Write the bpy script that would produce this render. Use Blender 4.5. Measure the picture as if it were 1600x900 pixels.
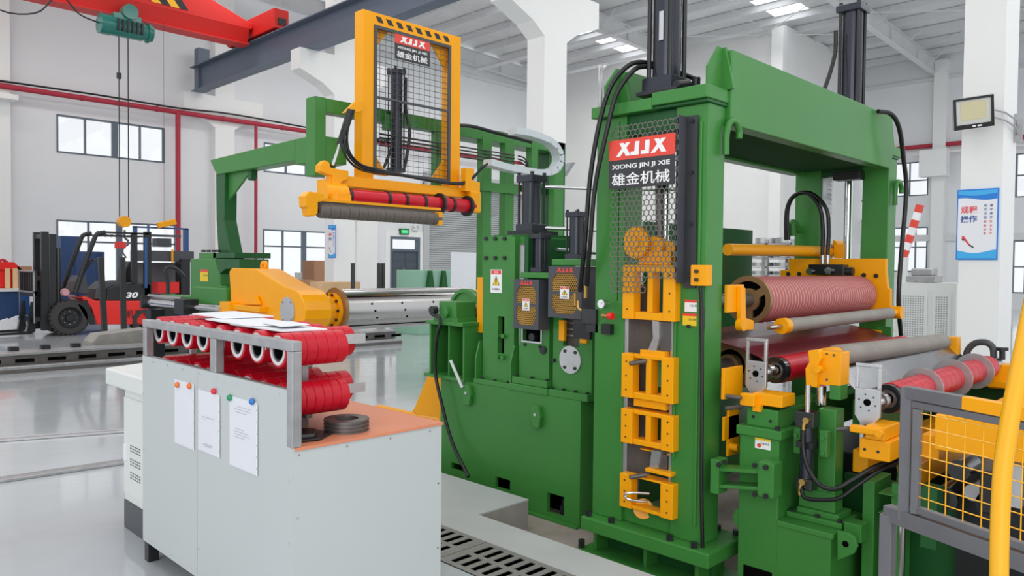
import bpy, bmesh, math, random
from mathutils import Vector, Matrix
random.seed(7)
S = bpy.context.scene
for o in list(bpy.data.objects): bpy.data.objects.remove(o)
COL = S.collection
# ---------------------------------------------------------------- camera
FPX, CX, CY, CAMH = 1195.0, 800.0, 450.0, 1.6
def _d(x, y): return Vector(((x-CX)/FPX, -(y-CY)/FPX, -1.0))
_A = _d(1990, 430).normalized(); _B = _d(-400, 405); _B = (_B - _A*_A.dot(_B)).normalized(); _U = _A.cross(_B)
ROT = Matrix((_A, _B, _U))
cam_d = bpy.data.cameras.new('camera'); cam = bpy.data.objects.new('camera', cam_d); COL.objects.link(cam)
cam_d.sensor_width = 36; cam_d.lens = FPX/1600*36; cam_d.clip_start = .05; cam_d.clip_end = 300
cam.matrix_world = Matrix.Translation((0, 0, CAMH)) @ ROT.to_4x4()
S.camera = cam
# ---------------------------------------------------------------- light and exposure
w = bpy.data.worlds.new('world'); S.world = w; w.use_nodes = True
wb = w.node_tree.nodes['Background']; wb.inputs[0].default_value = (.93, .965, 1, 1); wb.inputs[1].default_value = 1.12
S.view_settings.view_transform = 'Standard'; S.view_settings.look = 'None'; S.view_settings.gamma = 1
S.view_settings.exposure = -0.08; S.view_settings.use_curve_mapping = False
def area(name, loc, rot, sx, sy, power, col=(1, 1, 1)):
    l = bpy.data.lights.new(name, 'AREA'); l.shape = 'RECTANGLE'; l.size = sx; l.size_y = sy; l.energy = power; l.color = col
    o = bpy.data.objects.new(name, l); COL.objects.link(o); o.location = loc; o.rotation_euler = rot; return o
# daylight through the roof light strips (they run along X between the rafters)
for yy in (-2.5, 5.9, 13.9, 21.5):
    for xx in (2, 13, 24):
        area('roof_daylight', (xx, yy, 10.6), (0, 0, 0), 8, 1.4, 230, (1, .985, .96))
# unseen fill light added behind the camera to brighten the machine fronts
area('camera_side_fill', (-7, -5, 4.5), (math.radians(82), 0, math.radians(-50)), 10, 6, 520, (1, .99, .98))
# ---------------------------------------------------------------- helpers
def at(x, y, X=None, Y=None, Z=None):
    """the world point that the measured pixel shows on the known plane"""
    r = ROT @ _d(x, y)
    t = X/r.x if X is not None else (Y/r.y if Y is not None else (Z-CAMH)/r.z)
    return Vector((r.x*t, r.y*t, r.z*t+CAMH))
def lin(c): return tuple(((v/255)/12.92 if v/255 <= .04045 else ((v/255+.055)/1.055)**2.4) for v in c)
MATS = {}
def mat(name, rgb, rough=.5, metal=0, var=0, scale=3, bump=0, bscale=60, coat=0, emit=0, alpha=None, rvar=0, stretch=None, spec=.5):
    m = bpy.data.materials.new(name); m.use_nodes = True; nt = m.node_tree; b = nt.nodes['Principled BSDF']
    c = lin(rgb); b.inputs['Base Color'].default_value = (*c, 1); b.inputs['Roughness'].default_value = rough
    b.inputs['Metallic'].default_value = metal; b.inputs['Coat Weight'].default_value = coat; b.inputs['Coat Roughness'].default_value = .12
    b.inputs['Specular IOR Level'].default_value = spec
    if emit: b.inputs['Emission Color'].default_value = (*c, 1); b.inputs['Emission Strength'].default_value = emit
    if alpha is not None: b.inputs['Alpha'].default_value = alpha
    if var or bump or rvar:
        tc = nt.nodes.new('ShaderNodeTexCoord'); mp = nt.nodes.new('ShaderNodeMapping'); nt.links.new(tc.outputs['Object'], mp.inputs[0])
        if stretch: mp.inputs['Scale'].default_value = stretch
        n = nt.nodes.new('ShaderNodeTexNoise'); n.inputs['Scale'].default_value = scale; n.inputs['Detail'].default_value = 5
        nt.links.new(mp.outputs[0], n.inputs[0])
    if var:
        r = nt.nodes.new('ShaderNodeValToRGB'); r.color_ramp.elements[0].position = .3; r.color_ramp.elements[1].position = .7
        r.color_ramp.elements[0].color = (*[v*(1-var) for v in c], 1); r.color_ramp.elements[1].color = (*[min(1, v*(1+var)) for v in c], 1)
        nt.links.new(n.outputs[0], r.inputs[0]); nt.links.new(r.outputs[0], b.inputs['Base Color'])
    if rvar:
        mr = nt.nodes.new('ShaderNodeMapRange'); mr.inputs[3].default_value = max(.02, rough-rvar); mr.inputs[4].default_value = rough+rvar
        nt.links.new(n.outputs[0], mr.inputs[0]); nt.links.new(mr.outputs[0], b.inputs['Roughness'])
    if bump:
        n2 = nt.nodes.new('ShaderNodeTexNoise'); n2.inputs['Scale'].default_value = bscale; nt.links.new(mp.outputs[0], n2.inputs[0])
        bp = nt.nodes.new('ShaderNodeBump'); bp.inputs['Strength'].default_value = bump; bp.inputs['Distance'].default_value = .01
        nt.links.new(n2.outputs[0], bp.inputs['Height']); nt.links.new(bp.outputs[0], b.inputs['Normal'])
    MATS[name] = m; return m
G = mat('green_paint', (62, 132, 58), .38, var=.07, scale=2, bump=.05, bscale=25, coat=.12, spec=.35)
GD = mat('green_deep_and_shaded', (28, 90, 42), .45, var=.08, coat=.12, spec=.35)  # darker copy of the green: shade on inner plates, also truly dark parts
YEL = mat('yellow_paint', (255, 170, 0), .42, var=.04, bump=.04, bscale=25, coat=.1, spec=.3)
REDP = mat('red_urethane', (202, 14, 40), .38, var=.08, scale=8, coat=.05, spec=.4)
REDM = mat('red_paint', (232, 40, 34), .35, coat=.3)
REDC = mat('crane_red', (212, 32, 24), .5)
PIPE = mat('pipe_red', (176, 42, 62), .5)
BLK = mat('black_paint', (34, 35, 38), .4)
BLK2 = mat('black_gloss', (26, 27, 30), .2, coat=.3)
CYLM = mat('cylinder_black', (54, 57, 66), .24, metal=.4)
GSHADE = mat('green_shaded', (20, 74, 30), .75, spec=.15)  # darkened green that paints the shade under the top beams
HOSE = mat('hose_rubber', (20, 20, 22), .38)
DARKG = mat('guard_grey', (74, 76, 82), .45)
SLATE = mat('slate_grey', (98, 110, 126), .5)
WHITE = mat('wall_white', (232, 234, 236), .6, var=.02, scale=.5)
COLW = mat('column_white', (242, 242, 240), .55, var=.015, scale=.8)
SHEET = mat('light_grey_sheet', (194, 200, 200), .4, var=.015, scale=1.2, bump=.02, bscale=4, coat=.1)
DESK = mat('desk_white', (224, 227, 224), .4)
STEEL = mat('machined_steel', (190, 188, 186), .24, metal=1, rvar=.08, scale=6, stretch=(1, 14, 14))
CHROME = mat('chrome', (225, 225, 228), .1, metal=1)
ALU = mat('aluminium', (205, 206, 208), .34, metal=.85, var=.05, scale=20)
GALV = mat('galvanised', (176, 176, 178), .36, metal=.7, var=.12, scale=14)
DSTEEL = mat('dark_steel', (112, 108, 106), .4, metal=.6, var=.12, scale=9)
BRASS = mat('brass', (196, 160, 92), .3, metal=.9)
BRONZE = mat('bronze_disc', (168, 132, 92), .42, metal=.55, var=.1, scale=12)
GREYR = mat('grey_rubber', (148, 142, 134), .6, var=.1, scale=7)
BROWNR = mat('brown_rubber', (104, 96, 90), .6, var=.12, scale=9)
WINE = mat('maroon_rubber', (110, 30, 44), .32, coat=.15)
PINK = mat('rib_pink', (178, 96, 94), .5, var=.06)
PINKL = mat('rib_light', (224, 176, 160), .5)
WOODT = mat('orange_board', (222, 140, 104), .42, var=.06, scale=2.5, coat=.1)
CARD = mat('cardboard', (172, 128, 96), .7, var=.06)
WOOD = mat('pale_wood', (222, 184, 140), .65, var=.08)
PAPER = mat('paper_white', (240, 241, 245), .5)
FOAM = mat('foam_sheet', (236, 239, 244), .55)
PLAST = mat('clear_plastic', (236, 238, 246), .08, alpha=.16, bump=.25, bscale=14)
GMESH = mat('guard_mesh_gold', (206, 160, 78), .4, metal=.2)
LINER = mat('liner_grey', (224, 224, 226), .4)
CHAINM = mat('cable_chain_grey', (206, 214, 218), .4)
YELG = mat('yellow_gloss', (255, 184, 4), .2, coat=.5)
INK = mat('ink', (70, 70, 76), .6); INKL = mat('faint_ink', (150, 152, 162), .6)
SIGNR = mat('sign_red', (234, 72, 56), .4); SIGNB = mat('sign_black', (52, 52, 56), .4); SIGNW = mat('sign_white', (246, 246, 246), .4)
WARN = mat('warning_yellow', (246, 206, 40), .45)
STR_Y = mat('stripe_yellow', (248, 184, 30), .4)
TEAL = mat('teal_paint', (26, 118, 106), .3, coat=.4)
BLUE = mat('blue_paint', (40, 84, 140), .4); BLUED = mat('dark_blue_paint', (36, 66, 112), .45); BLUEP = mat('poster_blue', (36, 130, 222), .4)
BLUEL = mat('poster_light_blue', (70, 180, 240), .4); BLUET = mat('poster_ink_blue', (52, 84, 160), .5); REDT = mat('poster_ink_red', (234, 66, 80), .5)
RUBBER = mat('tyre_rubber', (58, 56, 56), .75, bump=.2, bscale=30)
WINF = mat('window_frame_grey', (96, 108, 120), .45)
DOORM = mat('door_slate', (76, 84, 94), .45)
SHUT = mat('shutter_grey', (188, 191, 192), .42)
ROOFM = mat('roof_sheet', (226, 226, 226), .5, var=.05, scale=1.5)
BEAMG = mat('rafter_grey', (222, 223, 224), .45)
CONC = mat('concrete', (150, 146, 140), .75, var=.14, scale=5, bump=.12, bscale=40)
CONCL = mat('trench_kerb', (182, 185, 186), .42, var=.05, scale=3, bump=.04)
PITM = mat('pit_concrete', (156, 146, 138), .8, var=.14, scale=6, bump=.15)
FIRON = mat('grate_iron', (146, 144, 142), .5, metal=.4, var=.1, scale=25)
FENG = mat('fence_grey_steel', (116, 116, 120), .42, metal=.35, var=.08, scale=6)
VOID = mat('dark_void', (8, 8, 8), .9, spec=.05)  # near black that stands in for shade inside holes and gaps
LAMPG = mat('lamp_reflector', (214, 214, 208), .3); LAMPY = mat('lamp_phosphor', (214, 206, 166), .4)
EXITG = mat('exit_green', (30, 190, 110), .4, emit=.7)
LIT = mat('roof_light_panel', (250, 252, 255), .5, emit=2.2)
GLASSG = mat('tinted_glass', (120, 150, 140), .05, alpha=.45)
# window glass: clear, a little mirror
m = bpy.data.materials.new('window_glass'); m.use_nodes = True; nt = m.node_tree; nt.nodes.clear()
a = nt.nodes.new('ShaderNodeBsdfTransparent'); g = nt.nodes.new('ShaderNodeBsdfGlossy'); g.inputs['Roughness'].default_value = .03
mx = nt.nodes.new('ShaderNodeMixShader'); mx.inputs[0].default_value = .06; ou = nt.nodes.new('ShaderNodeOutputMaterial')
nt.links.new(a.outputs[0], mx.inputs[1]); nt.links.new(g.outputs[0], mx.inputs[2]); nt.links.new(mx.outputs[0], ou.inputs[0]); WGL = m
# polished epoxy floor
FLOORM = mat('epoxy_floor', (186, 191, 195), .16, var=.05, scale=.7, rvar=.05)
nt = FLOORM.node_tree; b = nt.nodes['Principled BSDF']
tc = nt.nodes.new('ShaderNodeTexCoord'); nn = nt.nodes.new('ShaderNodeTexNoise'); nn.inputs['Scale'].default_value = 2.6; nn.inputs['Detail'].default_value = 4
bp = nt.nodes.new('ShaderNodeBump'); bp.inputs['Strength'].default_value = .28; bp.inputs['Distance'].default_value = .02
nt.links.new(tc.outputs['Object'], nn.inputs[0]); nt.links.new(nn.outputs[0], bp.inputs['Height']); nt.links.new(bp.outputs[0], b.inputs['Normal'])
b.inputs['Coat Weight'].default_value = .5; b.inputs['Coat Roughness'].default_value = .06
ORG = {}
class MB:
    def __init__(s): s.v = []; s.f = []; s.sm = []
    def _add(s, vs, fs, smooth=False):
        n = len(s.v); s.v += [Vector(q) for q in vs]; s.f += [tuple(i+n for i in f) for f in fs]; s.sm += [smooth]*len(fs); return s
    def box(s, x0, x1, y0, y1, z0, z1):
        return s._add([(x, y, z) for x in (x0, x1) for y in (y0, y1) for z in (z0, z1)],
                      [(0, 1, 3, 2), (4, 6, 7, 5), (0, 4, 5, 1), (2, 3, 7, 6), (0, 2, 6, 4), (1, 5, 7, 3)])
    def bar(s, p, q, w, h, up=(0, 0, 1)):
        p = Vector(p); q = Vector(q); d = (q-p).normalized(); u = Vector(up)
        if abs(d.dot(u)) > .98: u = Vector((1, 0, 0))
        sd = d.cross(u).normalized()*w/2; uu = sd.cross(d).normalized()*h/2
        return s._add([p-sd-uu, p+sd-uu, p+sd+uu, p-sd+uu, q-sd-uu, q+sd-uu, q+sd+uu, q-sd+uu],
                      [(0, 1, 2, 3), (7, 6, 5, 4), (0, 4, 5, 1), (1, 5, 6, 2), (2, 6, 7, 3), (3, 7, 4, 0)])
    def X(s, X, t, x0, y0, x1, y1):      # box whose -X face lies on plane X, corners read off the photo
        a = at(x0, y0, X=X); b = at(x1, y1, X=X); return s.box(X, X+t, min(a.y, b.y), max(a.y, b.y), min(a.z, b.z), max(a.z, b.z))
    def Y(s, Y, t, x0, y0, x1, y1):      # the same on plane Y
        a = at(x0, y0, Y=Y); b = at(x1, y1, Y=Y); return s.box(min(a.x, b.x), max(a.x, b.x), Y, Y+t, min(a.z, b.z), max(a.z, b.z))
    def _fr(s, p, q):
        d = (Vector(q)-Vector(p)).normalized(); u = Vector((0, 0, 1)) if abs(d.z) < .9 else Vector((1, 0, 0)); e = d.cross(u).normalized(); return e, e.cross(d)
    def cyl(s, p, q, r, r2=None, n=20, caps=True, ph=0):
        p = Vector(p); q = Vector(q); r2 = r if r2 is None else r2; e, g = s._fr(p, q)
        c = [e*math.cos(2*math.pi*i/n+ph)+g*math.sin(2*math.pi*i/n+ph) for i in range(n)]
        A = [p+k*r for k in c]; B = [q+k*r2 for k in c]
        s._add(A+B, [(i, (i+1) % n, n+(i+1) % n, n+i) for i in range(n)], n > 8)
        if caps: s._add(A, [tuple(range(n))]); s._add(B, [tuple(range(n))])
        return s
    def ann(s, p, q, ro, ri, n=28):
        p = Vector(p); q = Vector(q); e, g = s._fr(p, q); c = [e*math.cos(2*math.pi*i/n)+g*math.sin(2*math.pi*i/n) for i in range(n)]
        for r in (ro, ri): s._add([p+k*r for k in c]+[q+k*r for k in c], [(i, (i+1) % n, n+(i+1) % n, n+i) for i in range(n)], True)
        for o in (p, q): s._add([o+k*ro for k in c]+[o+k*ri for k in c], [(i, (i+1) % n, n+(i+1) % n, n+i) for i in range(n)])
        return s
    def lathe(s, p, axis, prof, n=28):
        p = Vector(p); ax = Vector(axis).normalized(); e, g = s._fr(p, p+ax); c = [e*math.cos(2*math.pi*i/n)+g*math.sin(2*math.pi*i/n) for i in range(n)]
        for (h0, r0), (h1, r1) in zip(prof, prof[1:]):
            s._add([p+ax*h0+k*r0 for k in c]+[p+ax*h1+k*r1 for k in c], [(i, (i+1) % n, n+(i+1) % n, n+i) for i in range(n)], abs(h1-h0) > 1e-4)
        return s
    def prism(s, pts, vec):
        pts = [Vector(q) for q in pts]; v = Vector(vec); n = len(pts)
        return s._add(pts+[q+v for q in pts], [tuple(range(n)), tuple(range(2*n-1, n-1, -1))]+[(i, (i+1) % n, n+(i+1) % n, n+i) for i in range(n)])
    def PX(s, X, t, px): return s.prism([at(x, y, X=X) for x, y in px], (t, 0, 0))
    def PY(s, Y, t, px): return s.prism([at(x, y, Y=Y) for x, y in px], (0, t, 0))
    def tube(s, pts, r, n=8, smooth=4):
        P = [Vector(q) for q in pts]
        if smooth and len(P) > 2:
            Q = []; E = [P[0]*2-P[1]]+P+[P[-1]*2-P[-2]]
            for i in range(1, len(E)-2):
                a, b, c, d = E[i-1:i+3]
                for k in range(smooth):
                    t = k/smooth; Q.append(.5*((2*b)+(c-a)*t+(2*a-5*b+4*c-d)*t*t+(3*b-a-3*c+d)*t**3))
            P = Q+[P[-1]]
        rings = []; e = None
        for i, q in enumerate(P):
            d = (P[min(i+1, len(P)-1)]-P[max(i-1, 0)]).normalized()
            if e is None: e = d.orthogonal().normalized()
            e = (e-d*e.dot(d)).normalized(); g = d.cross(e); rings.append([q+(e*math.cos(2*math.pi*k/n)+g*math.sin(2*math.pi*k/n))*r for k in range(n)])
        s._add([v for R in rings for v in R], [(i*n+k, i*n+(k+1) % n, (i+1)*n+(k+1) % n, (i+1)*n+k) for i in range(len(P)-1) for k in range(n)], True)
        s._add(rings[0], [tuple(range(n))]); s._add(rings[-1], [tuple(range(n))]); return s
    def build(s, name, m, parent=None, label=None, cat=None, group=None, kind=None, bev=0):
        lo = Vector([min(v[i] for v in s.v) for i in range(3)]); hi = Vector([max(v[i] for v in s.v) for i in range(3)])
        org = Vector(((lo.x+hi.x)/2, (lo.y+hi.y)/2, lo.z)); me = bpy.data.meshes.new(name)
        me.from_pydata([v-org for v in s.v], [], s.f)
        me.polygons.foreach_set('use_smooth', s.sm)
        bm = bmesh.new(); bm.from_mesh(me); bmesh.ops.recalc_face_normals(bm, faces=bm.faces); bm.to_mesh(me); bm.free()
        me.materials.append(m); o = bpy.data.objects.new(name, me); COL.objects.link(o); ORG[o.name] = org
        if parent: o.parent = parent; o.location = org-ORG[parent.name]
        else: o.location = org
        if bev:
            b = o.modifiers.new('bevel', 'BEVEL'); b.width = bev; b.segments = 2; b.limit_method = 'ANGLE'; b.angle_limit = math.radians(50)
        return tag(o, label, cat, group, kind)
def tag(o, label=None, cat=None, group=None, kind=None):
    if label: o['label'] = label
    if cat: o['category'] = cat
    if group: o['group'] = group
    if kind: o['kind'] = kind
    return o
def T(name, label, cat, loc, group=None, kind=None):
    o = bpy.data.objects.new(name, None); COL.objects.link(o); o.location = loc; ORG[o.name] = Vector(loc); o.empty_display_size = .1
    return tag(o, label, cat, group, kind)
def dup(root, delta, label=None, group=None):
    def cp(o, par):
        c = o.copy(); COL.objects.link(c)
        if par: c.parent = par
        for ch in [q for q in bpy.data.objects if q.parent == o]: cp(ch, c)
        return c
    r = cp(root, None); r.location = root.location+Vector(delta); ORG[r.name] = ORG[root.name]+Vector(delta)
    if label: r['label'] = label
    if group: r['group'] = group
    return r
def pc(o, name, delta, par):      # a copy of one part, moved
    c = o.copy(); c.name = name; COL.objects.link(c); c.parent = par; c.location = o.location+Vector(delta); ORG[c.name] = ORG[o.name]+Vector(delta); return c
def wallgrid(m, ax, p, t, u0, u1, z0, z1, holes):
    us = sorted({u0, u1, *[h[0] for h in holes], *[h[1] for h in holes]}); zs = sorted({z0, z1, *[h[2] for h in holes], *[h[3] for h in holes]})
    for a, b in zip(us, us[1:]):
        for c, d in zip(zs, zs[1:]):
            um, zm = (a+b)/2, (c+d)/2
            if any(h[0] < um < h[1] and h[2] < zm < h[3] for h in holes): continue
            if a < u0 or b > u1: continue
            if ax == 'Y': m.box(a, b, p, p+t, c, d)
            else: m.box(p, p+t, a, b, c, d)
    return m
def text(body, org, ux, uy, height, m, name, parent, width=None, bold=0, depth=.002, shear=0, label=None):
    """lettering as thin raised mesh; ux, uy: unit vectors of the writing direction and of up"""
    cu = bpy.data.curves.new('t', 'FONT'); cu.body = body; cu.size = 1; cu.offset = bold; cu.shear = shear; cu.fill_mode = 'BOTH'; cu.extrude = .5; cu.resolution_u = 3
    o = bpy.data.objects.new('t', cu); COL.objects.link(o); bpy.context.view_layer.update()
    me = bpy.data.meshes.new_from_object(o.evaluated_get(bpy.context.evaluated_depsgraph_get()))
    bpy.data.objects.remove(o); ux = Vector(ux).normalized(); uy = Vector(uy).normalized(); un = ux.cross(uy)
    if not len(me.vertices): return None
    lo = [min(v.co[i] for v in me.vertices) for i in range(2)]; hi = [max(v.co[i] for v in me.vertices) for i in range(2)]
    sy = height/(hi[1]-lo[1]); sx = width/(hi[0]-lo[0]) if width else sy
    mb = MB(); vs = [Vector(org)+ux*((v.co.x-lo[0])*sx)+uy*((v.co.y-lo[1])*sy)+un*(v.co.z*depth) for v in me.vertices]
    mb._add(vs, [tuple(p.vertices) for p in me.polygons])
    return mb.build(name, m, parent, label)
NY = (0, -1, 0); UP = (0, 0, 1); PXX = (1, 0, 0)
def bolts(pts, d, r, h, name, m, parent, n=6):   # hexagon heads, each a part (copies share a mesh)
    d = Vector(d); first = None
    for q in pts:
        q = Vector(q)
        if first is None: first = (q, MB().cyl(q, q+d*h, r, n=n).build(name, m, parent))
        else: pc(first[1], name, q-first[0], parent)
def logo(org, ux, h, wd, mm, par, t=.0012, bk=(0, 0, 0)):     # X J J X in slanted block letters
    org = Vector(org); ux = Vector(ux); un = ux.cross(Vector(UP))
    def P_(pts, o=0): return [org+ux*(u*wd)+Vector((0, 0, v*h))+un*o for u, v in pts]
    for u0 in (0, .72):
        MB().prism(P_([(u0+.05, 1), (u0+.14, 1), (u0+.29, 0), (u0+.19, 0)]), un*t).build('logo_letter', mm, par)
        MB().prism(P_([(u0+.19, 1), (u0+.28, 1), (u0+.07, 0), (u0-.02, 0)], t*.35), un*t).build('logo_letter', mm, par)
    for u0 in (.29, .5):
        MB().prism(P_([(u0+.09, 1), (u0+.18, 1), (u0+.165, .0), (u0+.075, .0)]), un*t).build('logo_letter', mm, par)
        MB().prism(P_([(u0-.0, 0), (u0+.0, .28), (u0+.08, .28), (u0+.08, 0)], t*.35), un*t).build('logo_letter', mm, par)
def honey(u0, u1, z0, z1, pitch, wire, t, fn, m=None, inside=None):
    """hexagon lattice as thin bars; fn(u,z)->point, t thickness vector"""
    m = m or MB(); R = pitch/math.sqrt(3); seen = set(); j = 0; z = z0
    while z <= z1+1e-6:
        u = u0+(pitch/2 if j % 2 else 0)
        while u <= u1+1e-6:
            for k in range(6):
                a = math.pi/6+k*math.pi/3; b = a+math.pi/3
                p = (u+R*math.cos(a), z+R*math.sin(a)); q = (u+R*math.cos(b), z+R*math.sin(b))
                key = (round((p[0]+q[0])/pitch*4), round((p[1]+q[1])/pitch*4))
                if key in seen: continue
                if inside and not inside((p[0]+q[0])/2, (p[1]+q[1])/2): continue
                seen.add(key); dx, dz = q[0]-p[0], q[1]-p[1]; L = math.hypot(dx, dz); nx, nz = -dz/L*wire/2, dx/L*wire/2
                pts = [fn(p[0]+nx, p[1]+nz), fn(q[0]+nx, q[1]+nz), fn(q[0]-nx, q[1]-nz), fn(p[0]-nx, p[1]-nz)]
                m._add(pts+[v+t for v in pts], [(0, 1, 2, 3), (7, 6, 5, 4), (0, 4, 5, 1), (2, 6, 7, 3)])
            u += pitch
        z += R*1.5; j += 1
    return m
# ================================================================ SETTING
YB, XR = 27.4, 38.7
m = MB(); m.box(-8, 2.65, -8, YB+.3, -.3, 0); m.box(2.65, 3.03, 4.18, YB+.3, -.3, 0); m.box(2.65, 3.03, -8, 1.1, -.3, 0); m.box(3.03, 3.333, 5.4, YB+.3, -.3, 0)
m.box(3.333, XR+.3, 9.2, YB+.3, -.3, 0); m.box(3.03, 3.333, -8, -6, -.3, 0); m.box(3.333, 7.6, 5.4, 9.2, -.3, 0); m.box(7.6, XR+.3, -8, 9.2, -.3, 0)
m.build('floor', FLOORM, label='pale grey polished epoxy floor of the hall', kind='structure')
m = MB(); m.box(3.333, 7.6, -8, 5.4, -.32, -.2); m.build('floor_pit', PITM, label='sunken concrete pit floor below the green machines', kind='structure')
MB().box(3.335, 3.804, 3.606, 5.39, -.2, -.01).build('trim_11', CONC, label='rough dark concrete side of the notched kerb block', kind='structure')
m = MB(); m.box(3.333, 3.806, 3.604, 5.4, -.01, 0.0)
m.box(3.03, 3.333, -6, 5.4, -.3, 0); m.build('trim_1', CONCL, label='light concrete kerb slab with a notched corner beside the drain', kind='structure')
# walls ---------------------------------------------------------
def xb(x, y): return at(x, y, Y=YB)
holes = []
def hx(x0, y0, x1, y1, zb=None):
    a = xb(x0, y0); b = xb(x1, y1); h = (a.x, b.x, b.z if zb is None else zb, a.z); holes.append(h); return h
W1 = hx(88, 178, 257, 255); W2 = hx(88, 343, 276, 440, .95); W3 = hx(412, 222, 545, 282); W4 = hx(411, 358, 556, 438, .95)
D1 = hx(609, 369, 655, 450, 0); SH = hx(670, 290, 812, 450, 0)
m = MB(); wallgrid(m, 'Y', YB, .25, -8, 30.2, 0, 11.6, holes); m.build('wall_back', WHITE, label='long white wall with grey framed windows', kind='structure')
wn = 0
def window(hole, ax, p, cols, rows, heavy=()):
    global wn
    wn += 1; u0, u1, z0, z1 = hole
    e = T('window_%d' % wn, 'grey framed window letting in white daylight', None, (0, 0, 0), kind='structure')
    def bx(mb, a, b, c, d, q0, q1):
        return mb.box(a, b, q0, q1, c, d) if ax == 'Y' else mb.box(q0, q1, a, b, c, d)
    f = MB(); t = .05; q0, q1 = p-.02, p+.12
    bx(f, u0, u1, z0, z0+t, q0, q1); bx(f, u0, u1, z1-t, z1, q0, q1); bx(f, u0, u0+t, z0+t, z1-t, q0, q1); bx(f, u1-t, u1, z0+t, z1-t, q0, q1)
    f.build('window_frame', WINF, e); us = [u0+t]+[u0+(u1-u0)*c for c in cols]+[u1-t]; zs = [z0+t]+[z0+(z1-z0)*r for r in rows]+[z1-t]
    for i, c in enumerate(cols):
        k = .09 if i in heavy else .022; u = u0+(u1-u0)*c; bx(MB(), u-k, u+k, z0+t, z1-t, q0+.01, q1-.01).build('mullion', WINF, e)
    for r in rows:
        z = z0+(z1-z0)*r; bx(MB(), u0+t, u1-t, z-.028, z+.028, q0+.015, q1-.015).build('transom', WINF, e)
    for a, b in zip(us, us[1:]):
        for c, d in zip(zs, zs[1:]): bx(MB(), a, b, c, d, p+.06, p+.07).build('pane', WGL, e)
    return e
window(W1, 'Y', YB, [.25, .52, .76], [], (1,))
window(W2, 'Y', YB, [.25, .5, .75], [.66], (1,))
window(W3, 'Y', YB, [.25, .5, .75], [], (1,))
window(W4, 'Y', YB, [.2, .42, .7], [.68], (1,))
# door with transom
e = T('door_1', 'grey double door with a glazed transom above', None, (D1[0], YB, 0), kind='structure')
m = MB(); x0, x1, _, z1 = D1; m.box(x0, x0+.12, YB-.05, YB+.2, 0, z1); m.box(x1-.12, x1, YB-.05, YB+.2, 0, z1); m.box(x0+.12, x1-.12, YB-.05, YB+.2, z1-.12, z1); m.box(x0+.12, x1-.12, YB-.03, YB+.18, 2.25, 2.36)
m.build('door_frame', WINF, e); MB().box(x0+.12, x1-.12, YB+.1, YB+.11, 2.36, z1-.12).build('pane', WGL, e)
xm = (x0+x1)/2
for a, b in ((x0+.12, xm-.01), (xm+.01, x1-.12)):
    d = MB().box(a, b, YB+.03, YB+.1, .01, 2.25).build('door_leaf', DOORM, e)
    for k in range(6): MB().box(a+.06, b-.06, YB+.015, YB+.03, .12+k*.35, .4+k*.35).build('panel', DOORM, d)
MB().box(xm-.1, xm-.06, YB-.05, YB+.03, .8, 1.5).build('door_handle', GALV, e)
# surround lighter panel
m = MB(); m.box(x0-.25, x0, YB-.04, YB, 0, z1+.25); m.box(x1, x1+.25, YB-.04, YB, 0, z1+.25); m.box(x0, x1, YB-.04, YB, z1, z1+.25); m.build('trim_2', COLW, kind='structure', label='white surround of the grey door')
# roller shutter: slats as parts
e = T('door_2', 'wide grey roller shutter of horizontal slats', None, (SH[0], YB, 0), kind='structure')
nsl = 52; hz = SH[3]/nsl; first = None
for k in range(nsl):
    z = k*hz; q = MB(); q.prism([(SH[0], YB+.06, z), (SH[0], YB+.0, z+hz*.35), (SH[0], YB+.0, z+hz*.7), (SH[0], YB+.06, z+hz*.98), (SH[0], YB+.09, z+hz*.98), (SH[0], YB+.09, z)], (SH[1]-SH[0], 0, 0))
    if first is None: first = q.build('slat', SHUT, e)
    else: pc(first, 'slat', (0, 0, z), e)
m = MB(); m.box(SH[0]-.35, SH[0], YB-.08, YB+.05, 0, SH[3]+.1); m.box(SH[1], SH[1]+.35, YB-.08, YB+.05, 0, SH[3]+.1); m.box(SH[0]-.35, SH[1]+.35, YB-.3, YB+.05, SH[3], SH[3]+.6); m.build('shutter_guide', SHUT, e)
# right walls
m = MB(); m.box(30.2, 30.5, 14.4, YB+.25, 0, 11.6); m.box(30.5, XR, 14.4, 14.7, 0, 11.6); m.build('wall_inner', COLW, label='white inner wall block standing out from the far wall', kind='structure')
def hr(x0, y0, x1, y1):
    a = at(x0, y0, X=XR); b = at(x1, y1, X=XR); return (b.y, a.y, b.z, a.z)
R1 = hr(1393, 256, 1450, 305); R2 = hr(1393, 356, 1448, 425); R3 = hr(1588, 240, 1660, 305); R4 = hr(1583, 376, 1660, 460); R5 = hr(1322, 268, 1368, 345)
R6 = hr(1322, 376, 1368, 430)
m = MB(); wallgrid(m, 'X', XR, .25, -8, 14.4, 0, 11.6, [R1, R2, R3, R4, R5, R6]); m.build('wall_right', WHITE, label='white far wall with grey framed windows behind the slitting stand', kind='structure')
window(R1, 'X', XR, [.5], [.45]); window(R2, 'X', XR, [.33, .66], [.55]); window(R3, 'X', XR, [.5, .75], [.5]); window(R4, 'X', XR, [.5, .75], [.5]); window(R5, 'X', XR, [.5], [.4]); window(R6, 'X', XR, [.5], [.5])
MB().box(XR-.1, XR, -8, 14.4, 3.0, 3.3).build('trim_3', BEAMG, kind='structure', label='light grey ledge along the far wall under the upper windows')
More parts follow.
